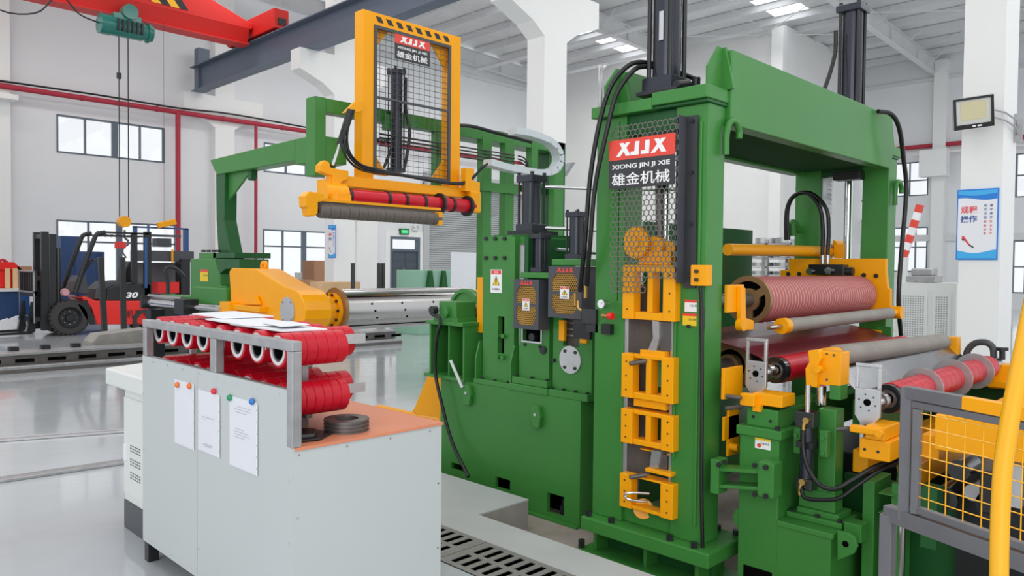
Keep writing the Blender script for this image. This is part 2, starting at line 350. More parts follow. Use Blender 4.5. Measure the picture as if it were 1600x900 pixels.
# ceiling ------------------------------------------------------
ce = T('ceiling', 'light grey steel roof with purlins, rafters and bright roof lights', None, (0, 0, 11.5), kind='structure')
def zr(x): return 11.55+(XR-x)*.035
lights = [(-3.2, -1.8), (5.2, 6.6), (13.2, 14.6), (20.8, 22.2)]
prev = -8
def roofslab(y0, y1, mm, nm):
    q = MB(); q.prism([(-8, y0, zr(-8)), (XR+.3, y0, zr(XR+.3)), (XR+.3, y0, zr(XR+.3)+.06), (-8, y0, zr(-8)+.06)], (0, y1-y0, 0)); return q.build(nm, mm, ce)
def roofpart(y0, y1, x0, x1, mm, nm): MB().prism([(x0, y0, zr(x0)), (x1, y0, zr(x1)), (x1, y0, zr(x1)+.06), (x0, y0, zr(x0)+.06)], (0, y1-y0, 0)).build(nm, mm, ce)
for a, b in lights:
    roofslab(prev, a, ROOFM, 'roof_sheet'); prev = b
    for x0, x1, mm in ((-8, 12.2, ROOFM), (12.2, 15.4, LIT), (15.4, 18.3, ROOFM), (18.3, 22.4, LIT), (22.4, 25.2, ROOFM), (25.2, 30, LIT), (30, XR+.3, ROOFM)): roofpart(a, b, x0, x1, mm, 'roof_light' if mm is LIT else 'roof_sheet')
roofslab(prev, YB+.3, ROOFM, 'roof_sheet')
x = -6; 
while x < XR:
    q = MB(); z = zr(x)-.02; q.box(x, x+.012, -8, YB, z-.26, z); q.box(x-.09, x, -8, YB, z-.015, z); q.box(x+.012, x+.09, -8, YB, z-.262, z-.247); q.build('purlin', BEAMG, ce); x += 1.62
for y in (2.8, 11.2, 19.4, 27.0):
    q = MB(); 
    for za, zb, wv in ((.30, .33, .26), (.33, .93, .012), (.93, .96, .26)):
        q.prism([(-8, y-wv/2, zr(-8)-zb), (XR, y-wv/2, zr(XR)-zb), (XR, y-wv/2, zr(XR)-za), (-8, y-wv/2, zr(-8)-za)], (0, wv, 0))
    x = -6.3
    while x < XR: q.box(x-.006, x+.006, y-.12, y+.12, zr(x)-.93, zr(x)-.3); x += 3.24
    rf = q.build('rafter', BEAMG, ce)
    q = MB(); x = -4.8
    while x < XR-1:
        for sgn in (-1, 1): q.cyl((x, y, zr(x)-.9), (x, y+sgn*.75, zr(x)-.22), .02, n=6)
        x += 3.24
    q.build('knee_brace', BEAMG, rf, kind='stuff')
for y in (6.9, 15.3, 23.4):
    q = MB(); x = -5
    while x < XR-3: q.cyl((x, y, zr(x)-.2), (x+3.2, y+.02, zr(x+3.2)-.2), .012, n=5); x += 3.2
    q.build('sag_rod', BEAMG, ce)
for y0, y1, x0 in ((11.2, 19.4, 27), (19.4, 27, 20), (2.8, 11.2, 30)):
    q = MB(); q.cyl((x0, y0, zr(x0)-.5), (x0+6, y1, zr(x0+6)-.5), .02, n=6); q.cyl((x0+6, y0, zr(x0+6)-.5), (x0, y1, zr(x0)-.5), .02, n=6); q.build('cross_brace', BEAMG, ce)
for x0 in (16, 24.5):
    MB().cyl((x0, -8, 10.9), (x0, 27, 10.9), .09, n=12).build('strut_pipe', BEAMG, ce)
# eaves gutter beams
MB().box(-8, 30.2, YB-.12, YB, 10.6, 10.75).build('trim_4', BEAMG, kind='structure', label='thin grey eaves rail on the long window wall')
MB().box(XR-.12, XR, -8, 14.4, 10.35, 10.5).build('trim_5', BEAMG, kind='structure', label='thin grey eaves rail on the far wall')
# columns ------------------------------------------------------
cl = ['farthest white concrete column, against the long window wall', 'white concrete column carrying a narrow blue poster, behind the yellow frame', 'tall white concrete column behind the small press cylinders', 'white concrete column with the floodlight and blue poster']
for i, (y, dy) in enumerate(((27.05, .35), (19.2, .5), (11.05, .5), (2.63, .5))):
    q = MB(); q.box(12, 12.72, y, y+dy, 0, 11.3)
    for sg in (-1, 1):
        xa = 12 if sg < 0 else 12.72
        q.prism([(xa, y, 6.5), (xa+sg*.35, y, 6.75), (xa+sg*1.1, y, 7.05), (xa+sg*1.1, y, 7.62), (xa, y, 7.62)], (0, dy, 0))
    q.build('column', COLW, kind='structure', label=cl[i])
# pilasters on walls
m = MB(); a = at(558, 400, Y=YB-.4); b = at(590, 400, Y=YB-.4); m.box(a.x, b.x, YB-.4, YB, 0, 11.3); m.build('trim_6', COLW, kind='structure', label='white pilaster left of the grey door')
m = MB(); b = at(18, 400, Y=YB-.4); m.box(b.x-.9, b.x, YB-.4, YB, 0, 11.3); m.box(b.x-.9, b.x+.1, YB-.9, YB-.4, 6.4, 6.55); m.build('trim_7', COLW, kind='structure', label='white pilaster at the left end of the window wall')
m = MB(); a = at(1475, 300, X=XR-.4); b = at(1455, 300, X=XR-.4); m.box(XR-.4, XR, a.y, b.y, 0, 11.2); m.box(XR-.9, XR-.4, a.y-.2, b.y+.4, 5.9, 7.1); m.build('trim_8', COLW, kind='structure', label='white pilaster with a bracket on the far wall')
m = MB(); a = at(1219, 300, X=29.8); m.box(29.8, 30.2, a.y, a.y+.5, 0, 11.5); m.build('trim_9', COLW, kind='structure', label='white corner pilaster of the inner wall block')
# drain ---------------------------------------------------------
m = MB(); m.box(2.65, 3.03, 1.1, 4.18, -.3, -.14); m.box(2.65, 2.655, 1.1, 4.18, -.14, -.01); m.box(3.025, 3.03, 1.1, 4.18, -.14, -.01); m.build('trim_10', VOID, kind='structure', label='bottom of the drain channel, coloured black as shade')  # channel coloured near black so the slots above look shaded
gx0, gx1, gy1, gl = 2.655, 3.025, 4.17, .98
first = None
for k in range(3):
    y1 = gy1-k*gl; y0 = y1-gl+.006; q = MB(); wd = (gx1-gx0)
    holes_ = []; n = 11; rows = ((gx0+.035, gx0+.165), (gx0+.20, gx1-.035))
    for j in range(n):
        yy = y0+.05+(gl-.1)/n*(j+.28)
        for r0, r1 in rows: holes_.append((r0, r1, yy, yy+.042))
    us = sorted({gx0, gx1, *[h[0] for h in holes_], *[h[1] for h in holes_]}); vs = sorted({y0, y1, *[h[2] for h in holes_], *[h[3] for h in holes_]})
    for a, b in zip(us, us[1:]):
        for c, d in zip(vs, vs[1:]):
            um, vm = (a+b)/2, (c+d)/2
            if any(h[0] < um < h[1] and h[2] < vm < h[3] for h in holes_): continue
            q.box(a, b, c, d, .001, .005)
    q.build('drain_grate', FIRON, label=('slotted iron drain grate nearest the camera, lower right of the row', 'slotted iron drain grate in the middle of the row', 'slotted iron drain grate partly behind the grey cabinet end')[2-k], cat='drain grate', group='slotted drain grates in the floor channel')
# red fire pipes ------------------------------------------------
def pipe_wall(pts, r, name, lab):
    MB().tube(pts, r, 10, 0).build(name, PIPE, label=lab, cat='pipe')
YP = YB-.47
e = T('fire_pipe', 'long red fire pipe high on the window wall with two drops', 'pipe', (10, YP, 7))
a = at(0, 133, Y=YP); b = at(278, 176, Y=YP); c = at(400, 193, Y=YP); d = at(815, 250, Y=YP); z = (a.z+b.z)/2
MB().cyl((-6, YP, z), (d.x, YP, z), .085, n=12).build('pipe_run', PIPE, e)
MB().cyl((b.x, YP, z), (b.x, YP, .05), .085, n=12).build('pipe_drop', PIPE, e)
MB().cyl((c.x, YP, z), (c.x, YP, .05), .06, n=12).build('pipe_drop', PIPE, e)
MB().tube([(-6, YP-.02, z+.16), (3, YP, z+.13), (8, YP, z+.17), (b.x, YP, z+.14), (b.x+2, YP, z+.22), (b.x+6, YP, z+.13), (b.x+9, YP, z+.14)], .03, 6).build('cable', HOSE, e)
for k in range(9): MB().cyl((3+k*2.3, YP, z), (3+k*2.3+.06, YP, z), .1, n=12).build('coupling', PIPE, e)
XP = XR-.25
e = T('fire_pipe', 'red fire pipe high on the far wall behind the slitting stand', 'pipe', (XP, 0, 7))
a = at(1410, 232, X=XP); b = at(1600, 222, X=XP)
MB().cyl((XP, -8, a.z), (XP, 14.2, a.z), .1, n=12).build('pipe_run', PIPE, e); MB().cyl((XP-.1, 4, a.z-.35), (XP-.1, 12, a.z-.35), .05, n=8).build('branch_pipe', COLW, e)
# exit signs
for (x, y, lab, Yp) in ((632, 362, 'small green exit sign above the grey door', YB-.1), (356, 358, 'small green exit sign beside the green post', YB-.1)):
    e = T('exit_sign', lab, 'sign', at(x, y, Y=Yp)); c = at(x, y, Y=Yp); q = MB().box(c.x-.24, c.x+.24, Yp-.03, Yp+.1, c.z-.13, c.z+.13).build('sign_body', GD, e)
    MB().box(c.x-.2, c.x+.2, Yp-.035, Yp-.03, c.z-.08, c.z+.08).build('sign_face', EXITG, q)
    text('EXIT', (c.x-.12, Yp-.037, c.z-.05), (1, 0, 0), UP, .1, SIGNW, 'lettering', q, width=.24)
c = at(650, 357, Y=YB-.1); e = T('emergency_lamp', 'twin head emergency lamp beside the exit sign over the door', 'lamp', c)
MB().box(c.x-.15, c.x+.15, YB-.12, YB, c.z-.1, c.z+.05).build('lamp_box', DESK, e)
for s_ in (-.13, .13): MB().cyl((c.x+s_, YB-.2, c.z+.1), (c.x+s_, YB-.1, c.z+.1), .07, n=12).build('lamp_head', DESK, e)
# ---------------------------------------------------------------- crane
e = T('crane_runway_beam', 'slate grey crane runway beam carried on the column corbels', 'beam', (11.3, 10, 7.62))
m = MB(); m.box(11.1, 11.5, -7, 26.95, 7.62, 7.65); m.box(11.29, 11.31, -7, 26.95, 7.65, 8.42); m.box(11.05, 11.55, -7, 26.95, 8.42, 8.45); m.build('beam_web', SLATE, e)
MB().box(11.26, 11.34, -7, 26.95, 8.45, 8.53).build('crane_rail', BLK, e); MB().box(11.2, 11.6, 26.6, 26.93, 7.64, 9.1).build('buffer_stop', SLATE, e)
e = T('bridge_crane', 'red overhead bridge crane with black and yellow stripes', 'crane', (8, 22.4, 8.25))
y0, y1 = 22.2, 22.68
m = MB(); m.prism([(-6, y0, 8.74), (10.95, y0, 8.74), (11.02, y0, 8.8), (11.02, y0, 8.9), (9.5, y0, 9.42), (-6, y0, 9.42)], (0, y1-y0, 0)); gd = m.build('girder', REDC, e, bev=.01)
MB().prism([(-6, y0, 8.738), (-6, y0+.13, 8.3), (-6, y1-.13, 8.3), (-6, y1, 8.738)], (16.9, 0, 0)).build('lower_girder', REDC, e)
MB().box(-6, 10.9, y0-.02, y1+.02, 8.25, 8.298).build('bottom_flange', REDC, e)
MB().box(11.03, 11.5, 20.9, 23.95, 8.54, 9.12).build('end_carriage', REDC, e, bev=.02)
MB().box(11.15, 11.4, 20.86, 20.9, 8.65, 8.85).build('buffer', BLK, e); MB().box(11.05, 11.55, 23.95, 24.05, 8.6, 8.9).build('buffer', BLK, e)
for yy in (21.3, 23.5): MB().cyl((11.2, yy, 8.56), (11.45, yy, 8.56), .09).build('wheel', BLK, e)
for k, mm in enumerate((STR_Y, BLK, STR_Y, BLK)):
    a = 7.62+k*.25; MB().prism([(a, y0-.012, 9.42), (a+.25, y0-.012, 9.42), (a+.7, y0-.012, 8.84), (a+.45, y0-.012, 8.84)], (0, .01, 0)).build('hazard_stripe', mm, gd)
q = MB(); a = at(136, 0, Y=y0).x; b = at(193, 10, Y=y0).x
for (u0, u1, w0, w1) in ((a, b, 8.78, 8.8), (a, b, 9.1, 9.12), (a, a+.02, 8.78, 9.12), (b-.02, b, 8.78, 9.12)): q.box(u0, u1, y0-.01, y0-.0, w0, w1)
q.build('plate_border', BLK, gd); text('电动单梁起重机', (a+.06, y0-.006, 8.85), (1, 0, 0), UP, .2, BLK, 'lettering', gd, width=b-a-.12)
# hoist
hc = Vector((7.3, 22.1, 7.92)); e = T('chain_hoist', 'teal electric hoist hanging under the red crane girder', 'hoist', hc-Vector((0, 0, .3)))
MB().cyl(hc-Vector((.35, 0, 0)), hc+Vector((.45, 0, 0)), .25, n=24).build('drum_casing', TEAL, e)
MB().cyl(hc-Vector((.62, 0, 0)), hc-Vector((.35, 0, 0)), .27, n=24).build('gear_case', TEAL, e, bev=.02)
MB().cyl(hc+Vector((.45, 0, 0)), hc+Vector((.72, 0, 0)), .22, n=24).build('motor', TEAL, e); MB().cyl(hc+Vector((.58, 0, 0)), hc+Vector((.63, 0, 0)), .27, n=24).build('motor_flange', TEAL, e)
q = MB()
for k in range(6): q.box(hc.x-.25+k*.12, hc.x-.2+k*.12, hc.y-.3, hc.y-.1, hc.z-.15, hc.z+.15)
q.build('casing_rib', BLK, e); MB().cyl(hc+Vector((.1, -.22, .42)), hc+Vector((.1, .1, .42)), .2, n=20).build('travel_motor', TEAL, e); MB().box(hc.x-.3, hc.x+.4, hc.y-.15, hc.y+.2, hc.z+.2, hc.z+.34).build('trolley_plate', TEAL, e)
MB().box(hc.x-.1, hc.x+.25, 22.0, 22.5, hc.z+.3, 8.25).build('trolley_wheelbox', BLK, e)
for dx in (-.13, .1): MB().cyl((hc.x+dx, hc.y, 2.85), (hc.x+dx, hc.y, hc.z-.2), .014, n=6).build('wire_rope', BLK, e)
MB().cyl((hc.x-.13, hc.y, 6.55), (hc.x-.13, hc.y, 6.7), .06, n=10).build('limit_weight', BLK, e)
MB().cyl((hc.x-.02, hc.y-.12, 2.72), (hc.x-.02, hc.y+.12, 2.72), .15, n=22).build('hook_block', YEL, e, bev=.01)
MB().tube([(hc.x, hc.y, 2.5), (hc.x, hc.y, 2.3), (hc.x+.09, hc.y, 2.2), (hc.x+.05, hc.y, 2.08), (hc.x-.08, hc.y, 2.1)], .03).build('hook', DSTEEL, e)
MB().box(hc.x-.25, hc.x+.02, hc.y-.03, hc.y+.03, 2.0, 2.18).build('hook_tag', REDM, e)
MB().tube([(hc.x, hc.y, 2.1), (hc.x-.05, hc.y, 1.9), (hc.x+.04, hc.y, 1.75)], .02).build('sling_link', DSTEEL, e)
MB().tube([(hc.x-.6, hc.y, hc.z), (6.2, 22.0, 8.0), (5.9, 22.0, 8.3)], .02).build('festoon_cable', HOSE, e)
MB().tube([(3.6, 22.0, 8.3), (4.4, 22, 7.7), (5.2, 22, 7.8), (5.6, 22.0, 8.28)], .02).build('festoon_cable', HOSE, e)
# pendant controller
c = at(262, 350, Y=22.1); e = T('pendant_controller', 'yellow hand controller hanging on a thin cable', 'controller', c-Vector((0, 0, .1)))
MB().bar(c-Vector((.28, 0, .06)), c+Vector((.22, 0, .08)), .12, .16).build('controller_body', YEL, e, bev=.02); MB().cyl((c.x-.1, 22.1, c.z), (c.x-.1, 22.1, 8.3), .004, n=5).build('controller_cable', HOSE, e)
# ================================================================ GREY CABINET WITH RING RACK
CX0, CX1, CY0, CY1 = 1.508, 2.27, 2.709, 4.30
e = T('ring_cabinet', 'light grey sheet metal cabinet with an open steel rack for red rings', 'cabinet', (CX0, CY0, 0))
ys = at(308, 620, X=CX0).y
fp1 = MB().box(CX0, CX0+.012, ys+.002, CY1, .105, 1.105).build('front_panel', SHEET, e); fp2 = MB().box(CX0, CX0+.012, CY0, ys-.002, .105, 1.105).build('front_panel', SHEET, e)
ep = MB().box(CX0+.012, CX1, CY0, CY0+.012, .06, .868).build('end_panel', SHEET, e)
MB().box(CX1-.012, CX1, CY0+.012, CY1, .105, .868).build('back_panel', SHEET, e); MB().box(CX0+.012, CX1-.012, CY1-.012, CY1, .105, .868).build('end_panel', SHEET, e)
MB().box(CX0+.012, CX1+.006, CY0-.006, CY1, .868, .88).build('worktop', WOODT, e)
for (x, y) in ((CX0+.002, CY1-.075), (CX1-.06, CY0+.02), (CX1-.06, CY1-.075), (CX0+.02, CY0+.02)): MB().box(x, x+.055, y, y+.055, 0, .105 if y > 3 else .06).build('leg', BLK, e)
fr = T  # rack of square steel tube
def rk(x0, x1, y0, y1, z0, z1, nm): return MB().box(x0, x1, y0, y1, z0, z1).build(nm, GALV, e, bev=.004)
rk(CX0-.002, CX0+.042, CY0-.004, CY0+.04, .88, 1.26, 'rack_post'); yk = at(332, 560, X=CX0).y
rk(CX0, CX0+.042, yk-.03, yk+.03, 1.105, 1.26, 'rack_post'); rk(CX0, CX0+.042, CY1-.05, CY1-.005, 1.105, 1.26, 'rack_post')
rk(CX0-.002, CX0+.042, CY0-.004, CY1-.003, 1.26, 1.3, 'rack_rail'); rk(CX0+.012, CX0+.04, CY0+.04, CY1-.05, 1.095, 1.105, 'rack_rail')
for z in (1.26, 1.03):
    MB().box(CX0+.05, 2.06, 3.019, 3.026, z-.022, z+.022).build('rack_bar', ALU, e)
    MB().box(1.74, 1.77, 3.0, CY1-.04, z-.105 if z < 1.1 else 1.153, z-.09 if z < 1.1 else 1.168).build('rack_rail', GALV, e)
for yy in (3.05, CY1-.06): MB().box(1.74, 1.77, yy-.015, yy+.015, .88, 1.153).build('rack_post', GALV, e)
sc = [(CX0, yy, zz) for yy, zz in ((2.73, .75), (2.73, .5), (2.73, .3), (ys-.02, .9), (ys-.02, .25), (ys+.02, .15), (4.28, .9), (4.28, .6), (4.28, .3), (4.28, .13))]+[(CX0, CY0+.1+k*.19, 1.085) for k in range(8)]+[(CX0, CY0+.2+k*.25, .13) for k in range(6)]
bolts(sc, (-1, 0, 0), .0045, .004, 'screw', CHROME, e, 8)
bolts([(CX0+.03+k*.22, CY0, .85) for k in range(4)]+[(CX0+.025, CY0, .6), (CX0+.025, CY0, .35), (CX1-.02, CY0, .6), (CX1-.02, CY0, .3)], (0, -1, 0), .0045, .004, 'screw', CHROME, e, 8)
# red ring sleeves: each a stack of rings on one core
R0 = .0725
def sleeve(y, z, x0, L, lab, grp, nr, seg=24):
    s = T('ring_sleeve', lab, 'ring sleeve', (x0, y, z), grp)
    cr = MB().ann((x0-.002, y, z), (x0+L, y, z), R0-.010, R0-.024, seg).build('liner', LINER, s)
    MB().ann((x0+.004, y, z), (x0+L-.004, y, z), R0-.0245, R0-.034, seg).build('inner_tube', BLK2, s)
    g = L/nr; f = None
    for k in range(nr):
        x = x0+k*g
        if f is None: f = MB().lathe((x, y, z), (1, 0, 0), [(0.0, R0-.0098), (0.0, R0-.003), (.003, R0), (g-.004, R0), (g-.001, R0-.003), (g-.001, R0-.0098)], seg).build('ring', REDP, s)
        else: pc(f, 'ring', (k*g, 0, 0), s)
    return s
yl = [2.93+.185*k for k in range(8)]
L1 = [.30, .46, .42, .46, .38, .46, .44, .40]
ordn = ['nearest the bare end post', 'second from the bare end post', 'third from the bare end post', 'fourth from the bare end post', 'fourth from the desk end', 'third from the desk end', 'second from the desk end', 'closest to the white desk']
for k, y in enumerate(yl):
    sleeve(y, 1.243, 1.565, L1[k], 'red ring sleeve on the upper rack tier, '+ordn[k], 'red ring sleeves on the upper tier', max(5, round(L1[k]/.05)))
for k, y in enumerate(yl):
    sleeve(y, 1.03, 1.575+.02*(k % 3), (.30, .42, .36, .42, .40, .38, .42, .36)[k], 'red ring sleeve on the lower rack tier, '+ordn[k], 'red ring sleeves on the lower tier', 7)
# foam sheets on top
def sheet(pts, z, t, lab, nm='foam_sheet', mm=FOAM, cat='sheet', grp=None):
    n = len(pts); q = MB(); q.prism([(x, y, z+dz) for x, y, dz in pts], (0, 0, t)); return q.build(nm, mm, label=lab, cat=cat, group=grp)
zt = 1.243+R0+.001
sheet([(1.60, 2.96, 0), (1.80, 2.93, 0), (1.84, 3.5, .0), (1.60, 3.45, 0)], zt, .006, 'white foam sheet lying on the nearest red sleeves', grp='white sheets on top of the rack')
sheet([(1.57, 3.22, 0), (1.80, 3.12, 0), (1.86, 3.78, .0), (1.6, 3.72, 0)], zt+.009, .006, 'white foam sheet overlapping two others in the middle of the rack top', grp='white sheets on top of the rack')
sheet([(1.64, 3.62, 0), (1.9, 3.6, 0), (1.93, 4.1, 0), (1.66, 4.02, 0)], zt+.018, .006, 'white foam sheet lying on the sleeves toward the desk end', grp='white sheets on top of the rack')
sheet([(1.62, 3.0, 0), (1.77, 3.03, 0), (1.79, 3.22, 0), (1.66, 3.25, 0)], zt+.018, .004, 'small creased white sheet on top of the near foam sheet', grp='white sheets on top of the rack')
# steel rings on the worktop
c = Vector((1.855, 2.86, .88))
for k in range(7):
    MB().ann(c+Vector((0, 0, k*.0075+.0005)), c+Vector((0, 0, k*.0075+.0072)), .098-.004*(k % 2), .052, 40).build('steel_ring', DSTEEL, label='thin steel spacer ring, '+('bottom one of', 'second from the bottom of', 'third from the bottom of', 'middle one of', 'third from the top of', 'second from the top of', 'topmost of')[k]+' the stack on the orange worktop', cat='ring', group='steel spacer rings stacked on the worktop')
# black glove / pouch
q = MB(); q.prism([(1.56, 2.775, .881), (1.66, 2.75, .881), (1.76, 2.82, .881), (1.73, 2.93, .881), (1.62, 2.95, .881), (1.55, 2.88, .881)], (0, 0, .012))
q.prism([(1.57, 2.8, .893), (1.65, 2.775, .893), (1.7, 2.85, .893), (1.64, 2.92, .893), (1.58, 2.9, .893)], (.008, .01, .016))
q.build('work_glove', HOSE, label='crumpled black glove lying beside the steel ring stack', cat='glove', bev=.006)
# document pockets on the front panel
def pocket(x0, y0, x1, y1, x2, y2, lab, docs):
    a = at(x0, y0, X=CX0); b = at(x1, y1, X=CX0); c = at(x2, y2, X=CX0); s = T('document_pocket', lab, 'document pocket', (CX0, a.y, c.z), 'plastic document pockets on the cabinet front')
    yl_, yr = a.y, b.y; zt_, zb = a.z, c.z
    MB().box(CX0-.0035, CX0-.0015, yr, yl_, zb, zt_).build('back_sheet', PAPER, s)
    MB().box(CX0-.0055, CX0-.0045, yr-.004, yl_+.004, zb-.004, zt_).build('clear_sleeve', PLAST, s)
    q = MB(); q.box(CX0-.0065, CX0-.0045, yr-.012, yr-.003, zb, zt_-.005); st = q.build('binding_strip', FOAM, s)
    for k in range(6): MB().cyl((CX0-.0068, yr-.0075, zt_-.03-k*(zt_-zb-.06)/5), (CX0-.0064, yr-.0075, zt_-.03-k*(zt_-zb-.06)/5), .0024, n=8).build('punch_hole', INK, st)
    if docs:
        f = MB()
        for (u, v, wd) in docs:
            yy = yl_-(yl_-yr)*u; zz = zt_-(zt_-zb)*v; f.box(CX0-.0044, CX0-.0036, yy-(yl_-yr)*wd, yy, zz-.002, zz)
        f.build('print_lines', INKL, s)
    return s
def magnet(x, y, mm, lab):
    c = at(x, y, X=CX0); q = MB(); q.lathe(c-Vector((.006, 0, 0)), (-1, 0, 0), [(0, .0), (0, .014), (.006, .015), (.012, .011), (.016, .005), (.0165, 0)], 16)
    q.build('magnet', mm, label=lab, cat='magnet', group='round magnets holding the papers')
MO = mat('magnet_orange', (236, 120, 50), .3); MR = mat('magnet_red', (226, 50, 70), .3); MG = mat('magnet_green', (24, 146, 100), .3); MU = mat('magnet_blue', (40, 120, 200), .3)
pocket(274, 592, 303, 600, 303, 703, 'empty clear document pocket held by two orange magnets', [])
pocket(311, 608, 343, 618, 341, 714, 'narrow clear pocket held by a red magnet', [(.2, .42, .55), (.2, .46, .15), (.3, .86, .4), (.2, .88, .5), (.3, .9, .3)])
pocket(360, 618, 402, 627, 400, 742, 'printed sheet in a clear pocket under green and blue magnets', [(.3, .12, .5), (.2, .16, .6), (.25, .2, .4), (.2, .44, .35), (.2, .48, .5), (.2, .52, .55), (.2, .56, .4)])
magnet(280, 601, MO, 'orange magnet at the far corner of the empty pocket'); magnet(299, 603, MO, 'orange magnet beside the binding strip of the empty pocket'); magnet(337, 611, MR, 'red magnet above the narrow pocket'); magnet(362, 621, MG, 'green magnet on the printed sheet pocket'); magnet(397, 627, MU, 'blue magnet on the printed sheet pocket')
# ================================================================ WHITE CONTROL DESK
e = T('control_desk', 'white control desk with sloping top and vented door behind the cabinet', 'desk', (1.6, 4.4, 0))
MB().box(1.615, 2.15, 4.36, 4.9, .17, .86).build('body', DESK, e, bev=.006); MB().box(1.612, 2.15, 4.34, 4.905, 0, .17).build('plinth', DARKG, e)
MB().prism([(1.575, 4.34, .85), (1.575, 4.34, .95), (2.2, 4.34, .99), (2.2, 4.34, .87)], (0, .78, 0)).build('console', DESK, e, bev=.01)
dr = MB().box(1.6, 1.615, 4.4, 4.87, .22, .8).build('door', DESK, e, bev=.003); MB().box(1.59, 1.6, 4.825, 4.845, .42, .52).build('handle', PAPER, dr)
q = MB()
for r in range(3):
    for rr in range(3):
        for c_ in range(5): q.box(1.598, 1.6, 4.60+c_*.035, 4.62+c_*.035, .33+r*.08+rr*.016, .336+r*.08+rr*.016)
q.build('vent_slots', DARKG, dr, kind='stuff'); MB().box(1.572, 1.575, 4.44, 4.5, .88, .92).build('name_plate', PAPER, e)
# ================================================================ LEVELLER / PINCH UNIT ON GREEN BASE
BX0 = 4.051; bz = at(913, 628, X=BX0).z; BY0, BY1 = 3.352, 4.85; BX1 = 6.75
base = T('machine_base', 'long green machine base carrying the leveller housings', 'machine', (BX0, BY0, -.2))
def cut(x0, y0, x1, y1):
    a = at(x0, y0, X=BX0); b = at(x1, y1, X=BX0); return (b.y, a.y, b.z, a.z)
hs = [cut(855, 769, 881, 808), cut(774, 744, 797, 768), cut(705, 722, 725, 738)]
m = MB(); wallgrid(m, 'X', BX0, .03, BY0, BY1, -.2, bz, hs); m.build('front_plate', G, base)
m = MB(); m.box(BX0+.03, BX1, BY0, BY0+.03, -.2, bz); m.box(BX0+.03, BX1, BY1-.03, BY1, -.2, bz); m.box(BX0+.03, BX1, BY0+.03, BY1-.03, bz-.03, bz); m.build('shell', G, base)
for (a, b, c, d) in hs:
    MB().box(BX0+.03, BX0+.25, a-.05, b+.05, c-.02, d+.02).build('anchor_pocket', VOID, base) if 0 else None
    yy = (a+b)/2; q = MB(); q.cyl((BX0+.07, yy-.02, -.2), (BX0+.07, yy-.02, -.05), .016, n=10); q.cyl((BX0+.07, yy-.02, -.16), (BX0+.07, yy-.02, -.1), .03, n=6); q.build('anchor_bolt', BLK, base)
MB().box(BX0-.035, BX0, BY0, BY1, -.2, -.185).build('foot_flange', G, base); MB().box(BX0+.2, BX0+.22, BY0+.03, BY1-.03, -.2, .3).build('pocket_shadow_plate', VOID, base)  # near-black sheet behind the cutouts paints the shade inside the base
for (x, y) in ((728, 616), (836, 650)):
    a = at(x, y, X=BX0-.04); q = MB(); q.prism([a+Vector((0, .03, .07)), a+Vector((0, .055, .03)), a+Vector((0, .055, -.01)), a+Vector((0, .03, -.085)), a+Vector((0, -.035, -.085)), a+Vector((0, -.05, .0)), a+Vector((0, -.03, .07))], (.035, 0, 0)); q.build('lifting_lug', G, base, bev=.005)
    MB().cyl(a-Vector((.006, 0, -.01)), a+Vector((.0, 0, .01)), .012, n=16).build('lug_pin', ALU, base)
a = at(704, 563, X=BX0-.12); b = at(722, 605, X=BX0-.05); MB().cyl(a, b, .012).build('lever', PAPER, base)
# front housings
def hous(name, lab, px, X=4.1, mm=G):
    a = at(px[0], px[1], X=X); return T(name, lab, 'machine housing', (X, a.y, bz))
def face(p, X, t, r, mm=G, nm='side_plate', bev=.006): return MB().X(X, t, *r).build(nm, mm, p, bev=bev)
def boxz(p, X0, X1, x0, x1, z0, z1, mm=G, nm='housing', bev=.006):
    """box with -X face on X0, its two ends read from pixel columns, z in metres"""
    a = at(x0, 450, X=X0).y; b = at(x1, 450, X=X0).y; return MB().box(X0, X1, b, a, z0, z1).build(nm, mm, p, bev=bev)
XA = 4.1
A_ = T('drive_side_housing', 'tall green side plate with warning label and slot beside the flywheel', 'machine housing', (XA, 4.25, bz))
ya1 = at(755, 450, X=XA).y; ya0 = at(804, 450, X=XA).y; zt_ = at(757, 369, X=XA).z
sl = (at(788, 500, X=XA).y, at(778, 500, X=XA).y, at(788, 553, X=XA).z, at(778, 494, X=XA).z)
m = MB(); wallgrid(m, 'X', XA, .05, ya0, ya1, bz+.03, zt_-.012, [sl]); m.build('side_plate', G, A_); MB().box(XA, XA+.05, ya0+.03, ya1, zt_-.012, zt_).build('side_plate', G, A_)
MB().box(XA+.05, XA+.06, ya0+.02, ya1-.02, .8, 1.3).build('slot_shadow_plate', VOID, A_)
bolts([at(x, y, X=XA) for x, y in ((760, 373), (774.5, 373), (789, 373), (760, 403), (774.5, 403), (789, 403))], (-1, 0, 0), .017, .014, 'bolt', BLK, A_)
bolts([at(x, y, X=XA) for x, y in ((780, 525), (789, 525), (780, 557), (788, 558))], (-1, 0, 0), .019, .03, 'green_bolt', G, A_)
MB().box(XA-.05, XA+.2, ya0-.03, ya1+.05, bz, bz+.04).build('foot_plate', G, A_, bev=.005)
for yy in (ya1+.02, ya0-.02): MB().prism([(XA-.05, yy, bz+.04), (XA-.05, yy, bz+.2), (XA-.01, yy, bz+.33), (XA+.1, yy, bz+.33), (XA+.1, yy, bz+.04)], (0, .015, 0)).build('gusset', G, A_)
bolts([(XA-.03, ya0+.03+k*(ya1-ya0-.06)/2, bz+.04) for k in range(3)], (0, 0, 1), .014, .014, 'bolt', BLK, A_)
MB().box(XA+.05, XA+.6, ya0-.09, ya0-.05, .75, zt_-.02).build('inner_plate', GD, A_)
MB().box(XA+.05, XA+.55, ya0-.05, ya1, zt_-.06, zt_-.01).build('top_plate', G, A_); MB().box(6.35, 6.42, ya0-.6, ya1, bz, zt_+.08).build('far_side_plate', GD, A_)
